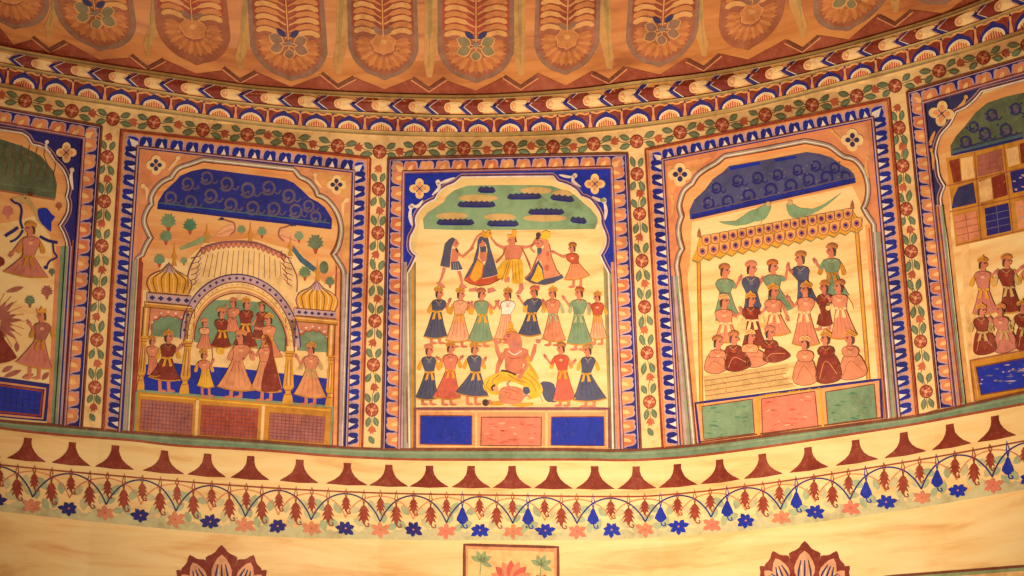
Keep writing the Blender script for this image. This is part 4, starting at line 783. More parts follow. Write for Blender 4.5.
# back row
fig(p4, 725, 271, 4.4, 1, 725, 292, (712,320), (738.5,314), None, [((735,288), (740,278.5), True)], 'green', 'green', None, 'umber', lay=2.6, border=None)
fig(p4, 751.6, 268.5, 4.6, 1, 751.5, 292, (742,316), (764,312), None, [((758,287), (761.6,280), False)], 'slate', 'slate', None, 'skin2', lay=2.6, border=None)
fig(p4, 773, 267, 4.4, 1, 774, 288, (766,310), (794,308), None, [((785,280), (787.6,266.5), True)], 'green', 'green', None, 'brick', lay=2.6, border=None)
fig(p4, 799.7, 258.4, 4.4, -1, 803, 280, (796.5,303), (819,303), None, [((795,276), (791,271.5), False)], 'slate', 'slate', None, 'umber', lay=2.6, border=None)
fig(p4, 831, 250.6, 4.4, -1, 832, 273, (825,292), (849,295), None, [((820,269), (815,261.5), True)], 'green', 'green', 'gold2', 'umber', lay=2.6, border=None)
# middle row
fig(p4, 724.6, 301.5, 4.4, 1, 725.6, 323, (713,341), (740,340), None, [((735,316), (741,313), False)], 'pink', 'pink', 'cream', 'cream2', lay=5)
fig(p4, 751.2, 299.7, 4.2, 1, 752.3, 320, (742,346), (766,345), None, [((760,314), (765,309), True), ((744,315), (741,310), True)], 'maroon', 'maroon', 'cream', 'gold', lay=5.4)
fig(p4, 773.8, 291.5, 4.4, 1, 774.5, 313, (764,334), (791,333), None, [((783,306), (787,318), False)], 'pink', 'pink', 'cream', 'gold', lay=5)
fig(p4, 805.4, 289.5, 4.4, -1, 804, 312, (791.6,344), (819.7,344), None, [((794,307), (788,298.5), False)], 'pink', 'pink', 'cream', 'gold', lay=5.4)
fig(p4, 823.8, 287.2, 4.0, -1, 824.5, 305, (816.5,324), (832.5,324), 330, [], 'maroon', 'maroon', None, 'ochre', lay=5, border=None)
fig(p4, 838.6, 286.8, 4.2, -1, 840.5, 308, (830.5,338.5), (857.5,335), None, [((831,301), (827,296), False)], 'pink', 'pink', 'cream', 'umber', lay=5.8)
# front row, seated
for a in ((718,342.5,1,715,356.5,(705,372.5),(726,371.5),'pink','pink','umber'), (734,338,1,735.5,352.5,(725.5,371),(750,368),'maroon','maroon','umber'), (750.6,336.5,1,753,352,(744.5,367),(768,364),'pinkpale','pink','cream2'), (770,333,1,773.5,349,(763.5,362),(789,359),'maroon','maroon','skin2')):
    x, y, d, wx_, wy_, l_, r_, b_, s_, t_ = a; fig(p4, x, y, 4.2, d, wx_, wy_, l_, r_, None, [], b_, s_, None, t_, kind='seated', lay=8, label=None)
for a in ((804.3,343,-1,805,361,(793.5,384),(816.5,383),'pink','pink','cream2'), (825,338.5,-1,827,356,(816.5,383),(841,380),'maroon','maroon','gold'), (849.4,338.5,-1,851.5,356,(840,379.5),(866,376),'pink','pink','gold')):
    x, y, d, wx_, wy_, l_, r_, b_, s_, t_ = a; fig(p4, x, y, 4.3, d, wx_, wy_, l_, r_, None, [], b_, s_, None, t_, kind='seated', lay=8)
mb = MB(); mb.poly([(703.5,376.5), (787,364), (788.5,371), (782,373), (783,378), (796,387), (705.5,400.5)], 'tan', 3.4, grid=8)
for k in range(4): mb.line([(704.2+k*.3, 381+k*5), (786-k*.8+k*k*1.0, 368+k*5.2)], .7, 'umber', 4.4)
for _ in range(60):
    t = random.random(); v_ = random.random(); x = 706+t*78; mb.ell(x, 378.5-t*12+v_*17, .5, .35, 'brick', 4.4, n=5)
mb.build('stepped_carpet', p4)
mb = MB(); mb.poly([(694.7,402.8), (880.6,378.8), (882.3,418.8), (699.4,443.6)], 'orange2', 3.4, grid=9); mb.line([(699.6,443), (695.3,403.2), (880,379.4), (882,418.4)], 2.4, 'navy', 5, step=9); mb.line([(700,441.8), (881.6,417.6)], 1.4, 'brown', 5, step=9)
mb.line([(757.2,396.5), (758.8,436)], 2.6, 'gold', 5, step=9); mb.line([(819.6,388.4), (823,427)], 2.6, 'gold', 5, step=9); mb.line([(759,396), (820,388)], 1.8, 'gold', 5, step=9); mb.line([(760,437), (822,428)], 1.8, 'gold', 5, step=9); mb.build('dado_frame', p4)
dado(p4, 'dado_tile', [(701.6,406.6), (752.2,399), (754.4,433.4), (703.8,439.6)], 'brown', .9, 'green', 4.6)
dado(p4, 'dado_tile', [(761.4,399), (814.6,391.2), (818,425.8), (762.4,434.8)], 'brown', .9, 'pinkred', 4.6)
dado(p4, 'dado_tile', [(825.4,392), (874,384), (876.8,418), (827.8,424.8)], 'brown', .9, 'green', 4.6)
# ================================================================== PANEL 1 (left edge)
TL, TR, BR, BL = (-70,95), (101.9,125.8), (81.9,426.8), (-85,411)
iTL, iTR, iBR, iBL = (-60,113.5), (82.9,139.1), (63.6,425.4), (-66,412)
p1 = thing('mural_panel', (30, 420), 'leftmost mural panel with deer, dancers in pink skirts and a blue dado tile', 'wall painting', 'mural panels in cusped frames')
mb = MB(); mb.poly([(-66,110), (86,136), (67,426), (-70,413)], 'sceneplaster', 1, grid=9); mb.build('scene_ground', p1)
arch1 = [(-58,413), (-54,150), (-30,126), (0,129.5), (22,133)]+smooth([(22,133), (28,137), (32.4,144), (40,146), (47,150), (52,156), (54.6,160.5)], 3)[1:]+smooth([(54.6,160.5), (62,168), (67,178), (68.5,188), (66.5,197)], 3)[1:]+smooth([(66.5,197), (68.5,204), (67,214), (59.8,226)], 3)[1:]+smooth([(59.8,226), (64,234), (67,243)], 3)[1:]+[(55.5,425)]
mb = MB(); mb.poly([(-60,125), (80,140), (72,225), (63,300), (57,300), (50,236), (36,216), (10,222), (-60,232)], 'orangeplaster', 1.8, grid=8); mb.build('orange_sky', p1)
plate(p1, [iBL, iTL, iTR, iBR], arch1, 'navy', 'orange')
mb = MB(); mb.poly([(66.5,246), (72.5,246), (62,425), (55,425)], 'lilac', BASE+1.5); mb.line([(70,246), (59,425)], 1.6, 'navy', BASE+2.5, step=9); mb.line([(73,240), (63,425)], 1.2, 'red', BASE+2.5, step=9); mb.line([(67,246), (56,425)], 2, 'sage', BASE+2.5, step=9); mb.build('jamb_stripes', p1)
mb = MB(); mb.poly([(60,246), (67,246), (56,425), (50,424)], 'sage', 2); mb.poly([(56.5,246), (60.5,246), (51,424), (47,424)], 'orange', 2.2); mb.build('side_stripes', p1)
frame_border(p1, 'orange', TL, TR, BR, BL, iTL, iTR, iBR, iBL, 18, 10, 17, left=False)
corner_flower(p1, 66.4, 152.5, 'orange', 1.0)
scroll(p1, [([(47,142), (46,148), (51,153)], 2.2), ([(72,170), (71,178), (73,190)], 2.6)])
sk1 = [(-50,135), (0,139), (22,146), (32,151), (41,156), (46,162), (54,172), (57,184), (55.5,199), (30,194.5), (0,189.5), (-50,183)]
mb = MB(); mb.poly(sk1, 'dkgreen', 3, grid=8)
for i in range(12): x = -34+i*8; mb.line(smooth([(x,145), (x-2,155), (x+1.5,165), (x-1,176)], 3), .7, 'brown', 4)
mb.line([(-40,178), (0,183.5), (54,191)], .9, 'leaf', 4); mb.line([(-50,185), (0,190.5), (55,200)], 1.4, 'umber', 4); mb.build('green_sky', p1)
Z = lambda pts: Zm(0, 180, 8.23, pts)
custom(p1, [('deer', [('p', smooth(Z([(90,155), (150,135), (205,125), (240,140), (265,180), (300,230), (340,235), (390,235), (430,285), (450,310), (425,345), (425,420), (370,390), (310,340), (290,280), (240,210), (190,200), (120,185)]), 2, True), 'tan', 5), ('l', smooth(Z([(90,158), (120,185), (160,200), (180,250), (170,340), (190,400)]), 3), 'navy', 6, 2.2)]),
  ('hide_patch', [('p', smooth(Z([(310,250), (345,232), (390,235), (425,280), (455,305), (425,345), (420,425), (370,385), (325,330)]), 2, True), 'blue', 6.4), ('l', smooth(Z([(150,390), (110,420), (60,450), (45,465)]), 3), 'navy', 5, 3), ('l', smooth(Z([(190,410), (170,450), (130,490), (85,510)]), 3), 'navy', 5, 2), ('l', smooth(Z([(330,465), (400,500), (475,515)]), 3), 'navy', 5, 3)]),
  ('ear', [('e', Z([(255,115)])[0], 'brown', 7, (2.8, 2)), ('e', Z([(210,150)])[0], 'hair', 7, (1, .8))])], name='painted_deer')
mb = MB(); mb.line(smooth([(53,243), (54,252), (57,257), (50,261), (47,266)], 4), 1.8, 'navy', 4); mb.ell(46,267.5,2.2,1.8,'navy',4.6); mb.build('blue_stalk', p1)
for x, y, s_, c_, st in ((52,272,3.8,'leaf','dkgreen'), (30,301,5.8,'leaf','brown'), (47,292,6.6,'mauve','mauve'), (8,212,6.5,'skin2','skin2'), (59,206,4,'umber','umber')): bush(p1, x, y, s_, c_, st)
fig(p1, 30.5, 228.8, 5.0, -1, 28.5, 256, (3.5,271.5), (48.8,277.5), None, [((20,244), (12,254), False)], 'skin2', 'skin2', 'gold2', 'gold2', lay=6)
fig(p1, 42, 315.5, 4.6, -1, 40, 340.5, (16,362), (52.5,369), 378.5, [((34,330), (29.5,323), False)], 'mauve', 'skin2', 'gold2', 'crown', lay=5)
mb = MB()
for i in range(18):
    a = -2.0+i*.24; mb.drop(-6+6*math.cos(a), 322+6*math.sin(a), -6+(20+(i % 3)*4)*math.cos(a), 322+(20+(i % 3)*4)*math.sin(a), 4.2, 'mauve', 3.4+.1*(i % 3)); mb.line([(-6+20*math.cos(a), 322+20*math.sin(a)), (-6+31*math.cos(a+.06), 322+31*math.sin(a+.06))], .7, 'ochre', 3.2)
mb.build('radiating_blossom', p1)
mb = MB(); mb.poly(smooth([(-25,340), (0,330), (5,340), (17,357), (8,361.5), (-8,364), (-28,362)], 2, False), 'maroon', 5); mb.line(smooth([(-28,363), (-8,365), (8,362.5), (18,358)], 3), 1, 'cream2', 6); mb.poly(smooth([(-20,256), (0,256), (5,262), (0,267), (-20,270)], 2, True), 'maroon', 5); mb.build('dark_skirt', p1)
for a, b in (((2,372), (13,366)), ((4,377), (22,370)), ((22,378), (34,374)), ((42,380), (49,372)), ((17,352), (17,342)), ((6,292), (24,287)), ((-12,374), (-2,369))): m_ = MB(); m_.drop(a[0], a[1], b[0], b[1], 5, 'mauve', 3.4); m_.build('fallen_petal', p1)
mb = MB(); mb.poly([(-56,369), (49.6,384), (46.6,421.5), (-58,412)], 'navy', 3.4, grid=9); mb.line([(-56,375), (45.5,388.6), (42.5,418.6), (-58,409.6)], 2.0, 'pinkpale', 5, step=9); mb.build('dado_frame', p1)
dado(p1, 'dado_tile', [(-56,377.5), (42.4,391), (40,415.6), (-56,406.6)], 'red', 1.8, 'blue', 5, ('navy', 16, 5))
# ================================================================== PANEL 5 (right edge)
TL, TR, BR, BL = (906.6,91.6), (1095,36.5), (1130,376), (938.5,408.3)
iTL, iTR, iBR, iBL = (923.9,103.6), (1084,57), (1112,378), (955.2,406.2)
p5 = thing('mural_panel', (1000, 400), 'rightmost mural panel with a chequered window grid above figures in maroon', 'wall painting', 'mural panels in cusped frames')
mb = MB(); mb.poly([(920,102), (1088,54), (1116,378), (953,407)], 'sceneplaster', 1, grid=9); mb.build('scene_ground', p5)
arch5 = [(964.5,404.6), (946.5,240), (941,205)]+smooth([(941,205), (940.5,197), (944.4,186)], 3)[1:]+smooth([(944.4,186), (939,176), (937,160.6), (935.5,151), (940,135.6), (949.4,124.7), (956,111.6)], 3)[1:]+smooth([(956,111.6), (966,107), (976,98), (981,91.5)], 3)[1:]+[(1024,80), (1060,76), (1082,100), (1106,379)]
mb = MB(); mb.poly([(930,112), (1080,62), (1088,128), (948,160), (952,260), (962,380), (956,380), (944,230)], 'orangeplaster', 1.8, grid=8); mb.build('orange_surround', p5)
plate(p5, [iBL, iTL, iTR, iBR], arch5, 'inkblue', 'orange')
mb = MB(); mb.poly([(934,205), (941.5,205), (964.5,404.6), (956,406)], 'lilac', BASE+1.5, grid=9); mb.line([(938,206), (961,405)], 1.6, 'red', BASE+2.5, step=9); mb.line([(941.5,206), (964,404.6)], 2, 'sage', BASE+2.5, step=9); mb.line([(936,206), (958.5,405.4)], 1.2, 'gold2', BASE+2.5, step=9); mb.build('jamb_stripes', p5)
mb = MB(); mb.poly([(941,205), (948,212), (971,403), (964,404)], 'ochre_lt', 2.2); mb.line([(942,215), (965,404)], 2, 'sage', 3.2, step=9); mb.build('side_stripes', p5)
frame_border(p5, 'orange', TL, TR, BR, BL, iTL, iTR, iBR, iBL, 22, 11, 20, right=False)
corner_flower(p5, 941.5, 113.5, 'orange', 1.25, .1)
scroll(p5, [([(966,97), (963,103), (957,108)], 2.2), ([(930,143), (932,138), (935,131)], 2.6), ([(931,150), (933,158), (933,170)], 2.2)], 'ochre_lt')
sk5 = [(951,156), (950.3,146), (956,136), (965,126), (975,113), (987,103), (1005,97), (1024,92.6), (1070,86), (1084,112), (1087,124), (1060,130), (1024,139), (985,149)]
canopy(p5, sk5, None, 'dkgreen', 'inkblue', [(965,142,5.5), (984,134,6), (1005,130,6), (973,127,5), (991,115,5.5), (1015,109,5.5), (1030,122,6), (1050,112,6), (1062,124,6)], ('navy', sk5[0:13:12], (('navy',1.8), ('tealblue',1.8), ('inkblue',.9))))
mb = MB()
for x, y in ((965,143), (985,135), (1006,131), (992,115.5), (1015,109.5)): mb.ell(x+1, y, 3.0, 2.7, 'swirl', 5.4)
mb.build('canopy_buds', p5)
mb = MB(); mb.poly([(946,158.5), (1088,124), (1098,215), (956,246.5)], 'gold2', 3, grid=9)
for a, b in (((947,186), (1092,152)), ((949.5,212), (1094,181)), ((956,245), (1097,214)), ((974.5,152), (981,240)), ((1003.5,145), (1013,233)), ((980,180), (982,206)), ((1036,140), (1045,226))): mb.line([a, b], 1.0, 'umber', 4, step=9)
mb.build('window_grid', p5)
def tile(q, c, marks=None):
    m_ = MB(); m_.poly(q, c, 5)
    if marks == 'grid':
        for i in (1, 2, 3): m_.line([lerp(q[0], q[3], i/4), lerp(q[1], q[2], i/4)], .6, 'greyblue' if c in ('blue', 'navy', 'inkblue') else 'umber', 6)
        m_.line([lerp(q[0], q[1], .5), lerp(q[3], q[2], .5)], .6, 'greyblue' if c in ('blue', 'navy', 'inkblue') else 'umber', 6)
    if marks == 'worn':
        for _ in range(7):
            t, v_ = random.random()*.8+.1, random.random()*.8+.1; x, y = lerp(lerp(q[0], q[1], t), lerp(q[3], q[2], t), v_); m_.poly([(x-random.uniform(1,3),y-random.uniform(.3,1)), (x+random.uniform(1,3),y-random.uniform(.5,1.2)), (x+random.uniform(.6,2),y+random.uniform(.4,1.6)), (x-random.uniform(.6,2),y+.8)], 'lilac', 6)
    m_.build('window_tile', p5)
tile([(949,161), (959,158.5), (961,181), (953.5,183)], 'maroon'); tile([(960.5,158.5), (972.5,156), (975,177.5), (962,180.5)], 'cream2'); tile([(976.5,156), (1001,149), (1003.5,170.5), (978,176.5)], 'mauve', 'grid'); tile([(1006,149), (1018,146), (1020,163.5), (1008.5,167)], 'cream2'); tile([(1019.5,144), (1034,140.5), (1036,160), (1021.5,163.5)], 'maroon'); tile([(1039,140), (1062,134), (1064,154), (1041,159.5)], 'mauve', 'grid')
tile([(958,187.5), (973,182.5), (976,203), (951.5,208.5), (953.5,197)], 'inkblue', None); tile([(978.5,182), (991,178), (993,199), (980.5,202.5)], 'cream2'); tile([(991.5,177.5), (1004.5,173.5), (1007.5,195), (994,199)], 'maroon'); tile([(1010,172), (1036,165.5), (1038,187.5), (1013,193)], 'navy', 'worn'); tile([(1040,164.5), (1062,159.5), (1064,180), (1042,186)], 'cream2')
tile([(953.5,216), (976,210.5), (979.5,237.5), (958,242.5)], 'pink', 'grid'); tile([(984.5,208.5), (1008,203), (1011,230.5), (987,236)], 'navy', 'grid'); tile([(1015,201.5), (1038,196), (1040.5,223), (1018,229)], 'pinkpale', 'worn'); tile([(1044,195), (1068,189.5), (1070,216), (1047,222)], 'navy', 'grid')
mb = MB(); mb.poly([(960,240), (968,238), (984,403), (971,403)], 'cream2', 1.8); mb.build('pale_margin', p5)
fig(p5, 983, 264, 4.6, 1, 983.5, 289, (972,314), (998,311), None, [((991,276), (995.5,272), False)], 'skin2', 'skin2', 'gold', 'gold', lay=4)
fig(p5, 1006.8, 261.4, 4.8, 1, 1008.5, 287, (999,312), (1023,310), None, [((1016,272), (1021,268), False)], 'maroon', 'maroon', 'tan', 'ochre', lay=4.4)
fig(p5, 1029, 262, 4.6, -1, 1031, 285, (1021,309), (1045,306), None, [], 'skin2', 'skin2', 'gold', 'gold', lay=4)
fig(p5, 981.7, 310.6, 4.4, 1, 982.7, 332, (974,354.5), (995.8,351.5), None, [], 'maroon', 'maroon', 'tan', 'gold', kind='seated', lay=8)
fig(p5, 1000, 310, 4.4, -1, 1004, 331, (994.7,353), (1016,349), None, [((992,323), (990,319), False)], 'skin2', 'skin2', 'tan', 'ochre', kind='seated', lay=8)
fig(p5, 1022.5, 307, 4.4, 1, 1024.5, 328, (1016,350), (1040,346), None, [], 'maroon', 'maroon', 'tan', 'gold', kind='seated', lay=8)
mb = MB(); mb.poly([(969.5,360), (1102,335), (1106,382), (975,402.5)], 'gold2', 3.4, grid=9); mb.line([(974.5,401), (969.8,360.6), (1102,335.4)], 1.4, 'umber', 5, step=9); mb.line([(973,364), (978.5,399)], 1.2, 'ochre_lt', 5, step=9); mb.build('dado_frame', p5)
m5 = dado(p5, 'dado_tile', [(976,367.2), (1096,344.5), (1100,375), (981,395)], 'brown', 1.2, 'blue', 5)
m_ = MB()
for _ in range(30):
    x = 978+random.random()*60; y = 370+random.random()*20-(x-978)*.18; w_ = random.uniform(1, 4)*(1.6 if random.random() < .3 else 1); m_.poly([(x-w_,y+.3), (x,y-.7), (x+w_,y-.6), (x+w_*.5,y+.7)], 'greyblue' if random.random() < .5 else 'lilac', 6)
m_.build('worn_paint', m5)
# ================================================================== floral borders
def flower(parent, x, y, r, lay=BASE+3):
    m_ = MB(); n = 12; P = []
    for i in range(n*2): a = i*math.pi/n; k = r*(1.0 if i % 2 == 0 else .9); P.append((x+k*math.cos(a), y+k*math.sin(a)))
    m_.poly(P, 'floralred', lay); m_.line([(x+r*.95*math.cos(a), y+r*.98*math.sin(a)) for a in np.linspace(0, 2*math.pi, 17)[:-1]], r*.14, 'maroon', lay+.8, closed=True)
    for i in range(7): a = i*math.pi/3.5+random.uniform(-.1, .1); m_.line([(x+r*.35*math.cos(a), y+r*.35*math.sin(a)), (x+r*.85*math.cos(a), y+r*.85*math.sin(a))], r*.12, 'maroon' if i % 2 else 'paleskin', lay+1)
    o = m_.build('flower', parent); c = MB(); c.ell(x, y, r*.28, r*.28, 'paleskin', lay+2); c.build('flower_centre', o)
def bud(parent, x, y, ang, s, lay=BASE+3):
    m_ = MB(); ca, sa = math.cos(ang), math.sin(ang); T = lambda a, b: (x+s*(a*ca-b*sa), y+s*(a*sa+b*ca))
    m_.poly([T(-1,0), T(-.4,-.7), T(.5,-.9), T(.4,-.3), T(1,-.35), T(.6,.05), T(.95,.5), T(.3,.45), T(.3,.95), T(-.5,.6)], random.choice(('floralred', 'floralred2')), lay); m_.build('flower_bud', parent)
def leafpair(m_, x, y, ux, uy, s, lay=BASE+3):
    """two leaves either side of the stem direction (ux,uy)"""
    vx, vy = -uy, ux
    for q in (-1, 1):
        k = random.uniform(-.15, .2)
        a = (x+ux*s*(-.75)+vx*q*s*.42, y+uy*s*(-.75)+vy*q*s*.42); k += random.uniform(-.2, .2); b = (x+ux*s*(1.0+k)+vx*q*s*(1.05-k*.5), y+uy*s*(1.0+k)+vy*q*s*(1.05-k*.5))
        m_.drop(*a, *b, s*1.02, 'dkgreen', lay-.3); m_.drop(*lerp(a, b, .07), *lerp(a, b, .93), s*.84, 'leaf', lay+.4); m_.line([lerp(a, b, .1), lerp(a, b, .85)], .5, 'leaf2', lay+1)
        m_.line([lerp(a, b, -.12), lerp(a, b, .1)], .5, 'dkgreen', lay)
def floral(name, lab, ground, path, fl, r, cat='painted border', grp=None, edges=None, tail=None):
    root = thing(name, path[0], lab, cat, grp)
    m_ = MB(); m_.poly(ground, 'cream', BASE+.4, dep=BASE, grid=8); m_.build('border_ground', root)
    lm = MB()
    for i, (x, y) in enumerate(fl):
        flower(root, x, y, r)
        if i+1 < len(fl):
            nx_, ny_ = fl[i+1]; dx, dy = nx_-x, ny_-y; L = math.hypot(dx, dy); ux, uy = dx/L, dy/L
            if L < 2.6*r*1.6: 
                leafpair(lm, x+dx*.5, y+dy*.5, ux, uy, r*.75); continue
            bx, by = x+dx*.5+uy*r*.25*(-1)**i, y+dy*.5-ux*r*.25*(-1)**i
            bud(root, bx, by, math.atan2(uy, ux)+(.5 if i % 2 else -.4), r*.74)
            leafpair(lm, x+dx*.29, y+dy*.29, ux, uy, r*.92); leafpair(lm, x+dx*.74, y+dy*.74, -ux, -uy, r*.92)
            lm.line(smooth([(x+ux*r, y+uy*r), (bx-ux*r*.4+uy*1.5, by-uy*r*.4-ux*1.5), (bx+ux*r-uy*1.5, by+uy*r+ux*1.5), (nx_-ux*r, ny_-uy*r)], 3), .6, 'dkgreen', BASE+2)
    if tail:
        (ax, ay), (x, y), (tx, ty) = tail; dx, dy = tx-x, ty-y; L = math.hypot(dx, dy); ux, uy = dx/L, dy/L
        leafpair(lm, x+ux*11, y+uy*11, ux, uy, r*.85)
        if L > 24: bud(root, x+ux*20, y+uy*20, math.atan2(uy, ux), r*.72)
        if L > 33: lm.drop(x+ux*26-3, y+uy*26, x+ux*34+2, y+uy*34, 6, 'leaf', BASE+3)
        lm.line([(x+ux*r, y+uy*r), (x+ux*17, y+uy*17)], .6, 'dkgreen', BASE+2)
        x, y = fl[0]; leafpair(lm, x-ux*11, y-uy*11, -ux, -uy, r*.85)
        if y-ax > 26: bud(root, x-ux*20, y-uy*20, 2.0, r*.7)
        if y-ax > 36: leafpair(lm, x-ux*28, y-uy*28, ux, uy, r*.8)
    lm.build('leaves', root)
    if edges:
        e_ = MB()
        for l, c, w_ in edges: e_.line(l, w_, c, BASE+2.6, step=8)
        e_.build('edge_lines', root)
    return root
vs = [('second strip', (101.9,125.8), (121.4,129.8), (102.6,430.2), (81.9,427), [(107.5,157), (104.5,180+21.5), (102,246), (99,294), (97,340), (95,387.5)], 'left floral border strip between the leftmost panel and the domed pavilion panel'),
 ('', (370.5,158), (388.1,158.2), (381.7,449), (362.2,447.5), [(378.5,189), (378,233), (376.5,277), (375,321), (373.5,365), (372,410)], 'floral border strip between the domed pavilion panel and the central panel'),
 ('', (627.4,153.1), (645.4,149.5), (662.7,448.2), (640.8,449), [(637,174), (639.5,214), (642,261), (644.5,307), (647,353), (649.5,402)], 'floral border strip between the central panel and the awning panel'),
 ('', (889,98.6), (906.6,91.6), (938.5,408.4), (917.5,415.4), [(899,128), (902.5,166), (906,209), (911,251.6), (915.6,298), (920.5,341.5), (926,391.5)], 'right floral border strip beside the chequered window panel')]
for _, a, b, c, d, fl, lab in vs:
    floral('floral_strip', lab, [a, b, c, d], [d], fl, 6.5, tail=((lerp(a, b, .5)[1], 0), fl[-1], lerp(c, d, .5)), grp='vertical floral strips', edges=[([lerp(a, b, .03), lerp(d, c, .03)], 'red', 1.2), ([lerp(a, b, .97), lerp(d, c, .97)], 'red', 1.2)])
for (x, y), (x2, y2) in (((96,402), (93,420)), ((371,425), (369.5,440)), ((650.5,418), (651.5,437)), ((926,398), (928,404))): pass
top_edge = [(-70,95), (101.9,125.8), (121.4,129.8), (245,144.2), (370.5,158), (388.1,158.2), (507,156), (627.4,153.1), (645.4,149.5), (767,124.2), (889,98.6), (906.6,91.6), (1095,36.5)]
fl = [(-22,92), (25.4,101), (72,111), (113,119), (154,122.5), (203,130), (247.5,134.5), (289,139.5), (337.8,146), (379.6,151.9), (420,148.5), (464,148.5), (510,148.5), (553,147), (593.7,144), (636.6,141.5), (680,132.5), (722,125), (765,115), (812,105), (856.6,96), (895,86), (939,71), (983,58), (1027,45), (1068,32)]
gd = [(x, ring('D', x)+0) for x in np.arange(X0, X1+1, 8)]
floral('floral_band', 'long curved band of red flowers and green leaves running above all the panels', gd+[p for p in top_edge[::-1] if X0-30 < p[0] < X1+30], [(500,150)], fl, 6.6)
# ================================================================== curved mouldings above
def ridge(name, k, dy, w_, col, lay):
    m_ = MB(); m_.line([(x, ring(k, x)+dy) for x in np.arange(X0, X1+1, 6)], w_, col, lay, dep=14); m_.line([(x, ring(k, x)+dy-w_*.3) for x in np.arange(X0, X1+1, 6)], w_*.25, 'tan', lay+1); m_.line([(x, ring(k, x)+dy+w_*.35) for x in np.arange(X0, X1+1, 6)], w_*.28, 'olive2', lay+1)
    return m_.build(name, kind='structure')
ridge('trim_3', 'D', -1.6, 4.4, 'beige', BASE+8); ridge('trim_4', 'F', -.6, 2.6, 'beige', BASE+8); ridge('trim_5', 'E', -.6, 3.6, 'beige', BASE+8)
# chevron band
ch = thing('chevron_band', (500, 106), 'curved moulding painted with dark red cloud shapes, cream tongues and blue chevrons', 'painted border')
m_ = MB(); m_.poly(ringline('E', 'F', 0)+ringline('E', 'F', 1)[::-1], 'ochre_lt', BASE-6, dep=4, grid=7); m_.build('band_ground', ch)
CHX = [-64,-26,11,51,90,127,161,200,240,280,315,352,390,426,461,493,526,564,600,635,669.5,706.5,746,782,822,859,895,933,973,1012,1052,1090]
def bmap(r1, r2, xa, xb): return lambda L: [bp(r1, r2, xa+(xb-xa)*u, v) for u, v in L]
for i in range(len(CHX)-1):
    M_ = bmap('E', 'F', CHX[i], CHX[i+1]); g = BASE-4.5
    m_ = MB(); m_.poly(smooth(M_([(.06,.5), (.2,.10), (.36,.05), (.46,.14), (.56,.06), (.68,.16), (.70,.34), (.63,.5), (.70,.66), (.70,.80), (.58,.95), (.47,.86), (.36,.96), (.2,.92)]), 2, True), 'maroon', g); o = m_.build('cloud_motif', ch)
    t_ = MB(); t_.poly(smooth(M_([(.52,.5), (.56,.32), (.68,.24), (.86,.22), (1.04,.30), (.96,.5), (1.04,.72), (.86,.80), (.68,.78), (.56,.70)]), 2, True), 'cream', g+1.2); t_.poly(smooth(M_([(.54,.5), (.58,.36), (.66,.32), (.70,.5), (.66,.70), (.58,.66)]), 2, True), 'pinkpale', g+2); t_.build('tongue', o)
    v_ = MB(); v_.line(M_([(.30,.05), (.0,.5), (.32,.96)]), 4.2, 'navy', g+3); v_.line(M_([(.38,.08), (.09,.5), (.40,.94)]), 1.0, 'white', g+3.6); v_.line(M_([(.22,.06), (-.09,.5), (.22,.95)]), .8, 'lilac', g+3.6); v_.build('chevron', ch)
# scallop band
sc = thing('scallop_band', (500, 128), 'dark red band of small blue-rimmed fan arches below the chevron moulding', 'painted border')
m_ = MB(); m_.poly(ringline('F', 'D', 0)+ringline('F', 'D', 1)[::-1], 'maroon', BASE, dep=BASE, grid=7)
m_.line([(x, ring('F', x)+2.6+(.9*math.sin(x*.55))) for x in np.arange(X0, X1, 3)], 1.6, 'ochre_lt', BASE+1.2); m_.build('band_ground', sc)
SX = [-43,-8,25,58,89,122,154,189,220,252,284,317,349,381,415,448,478,510,541,574,606,637,669,700,732,764.5,795,828,860.5,890,924,957,992,1027,1062]
for i, x in enumerate(SX):
    xa, xb = (SX[i-1]+x)/2 if i else x-16, (SX[i+1]+x)/2 if i+1 < len(SX) else x+16
    M_ = bmap('F', 'D', xa, xb); g = BASE+1.5
    m_ = MB(); m_.poly(smooth(M_([(.1,.97), (.10,.66), (.2,.40), (.38,.24), (.5,.10), (.62,.24), (.8,.40), (.90,.66), (.9,.97)]), 2), 'navy', g); m_.poly(smooth(M_([(.18,.98), (.18,.70), (.28,.50), (.5,.38), (.72,.50), (.82,.70), (.82,.98)]), 2), 'white', g+1); o = m_.build('fan_arch', sc)
    f_ = MB(); f_.poly(smooth(M_([(.21,.98), (.22,.72), (.31,.54), (.5,.43), (.69,.54), (.78,.72), (.79,.98)]), 2), 'cream2', g+2)
    for k in range(7): a = .26+k*.08; f_.line(M_([(a,.97), (.5+(a-.5)*.85,.50+abs(k-3)*.05)]), 1.3, 'vermil', g+3)
    f_.build('fan', o)
    d_ = MB(); d_.poly(smooth(M_([(-.035,.2), (.035,.2), (.025,.45), (.06,.8), (0,.97), (-.06,.8), (-.025,.45)]), 2, True), 'pinkpale', g+2); d_.line(smooth(M_([(-.09,.98), (-.075,.7), (-.05,.3)]), 3), .6, 'navy', g+2); d_.ell(*M_([(0,.12)])[0], .9, 1.1, 'navy', g+2.6); d_.build('drop', sc)
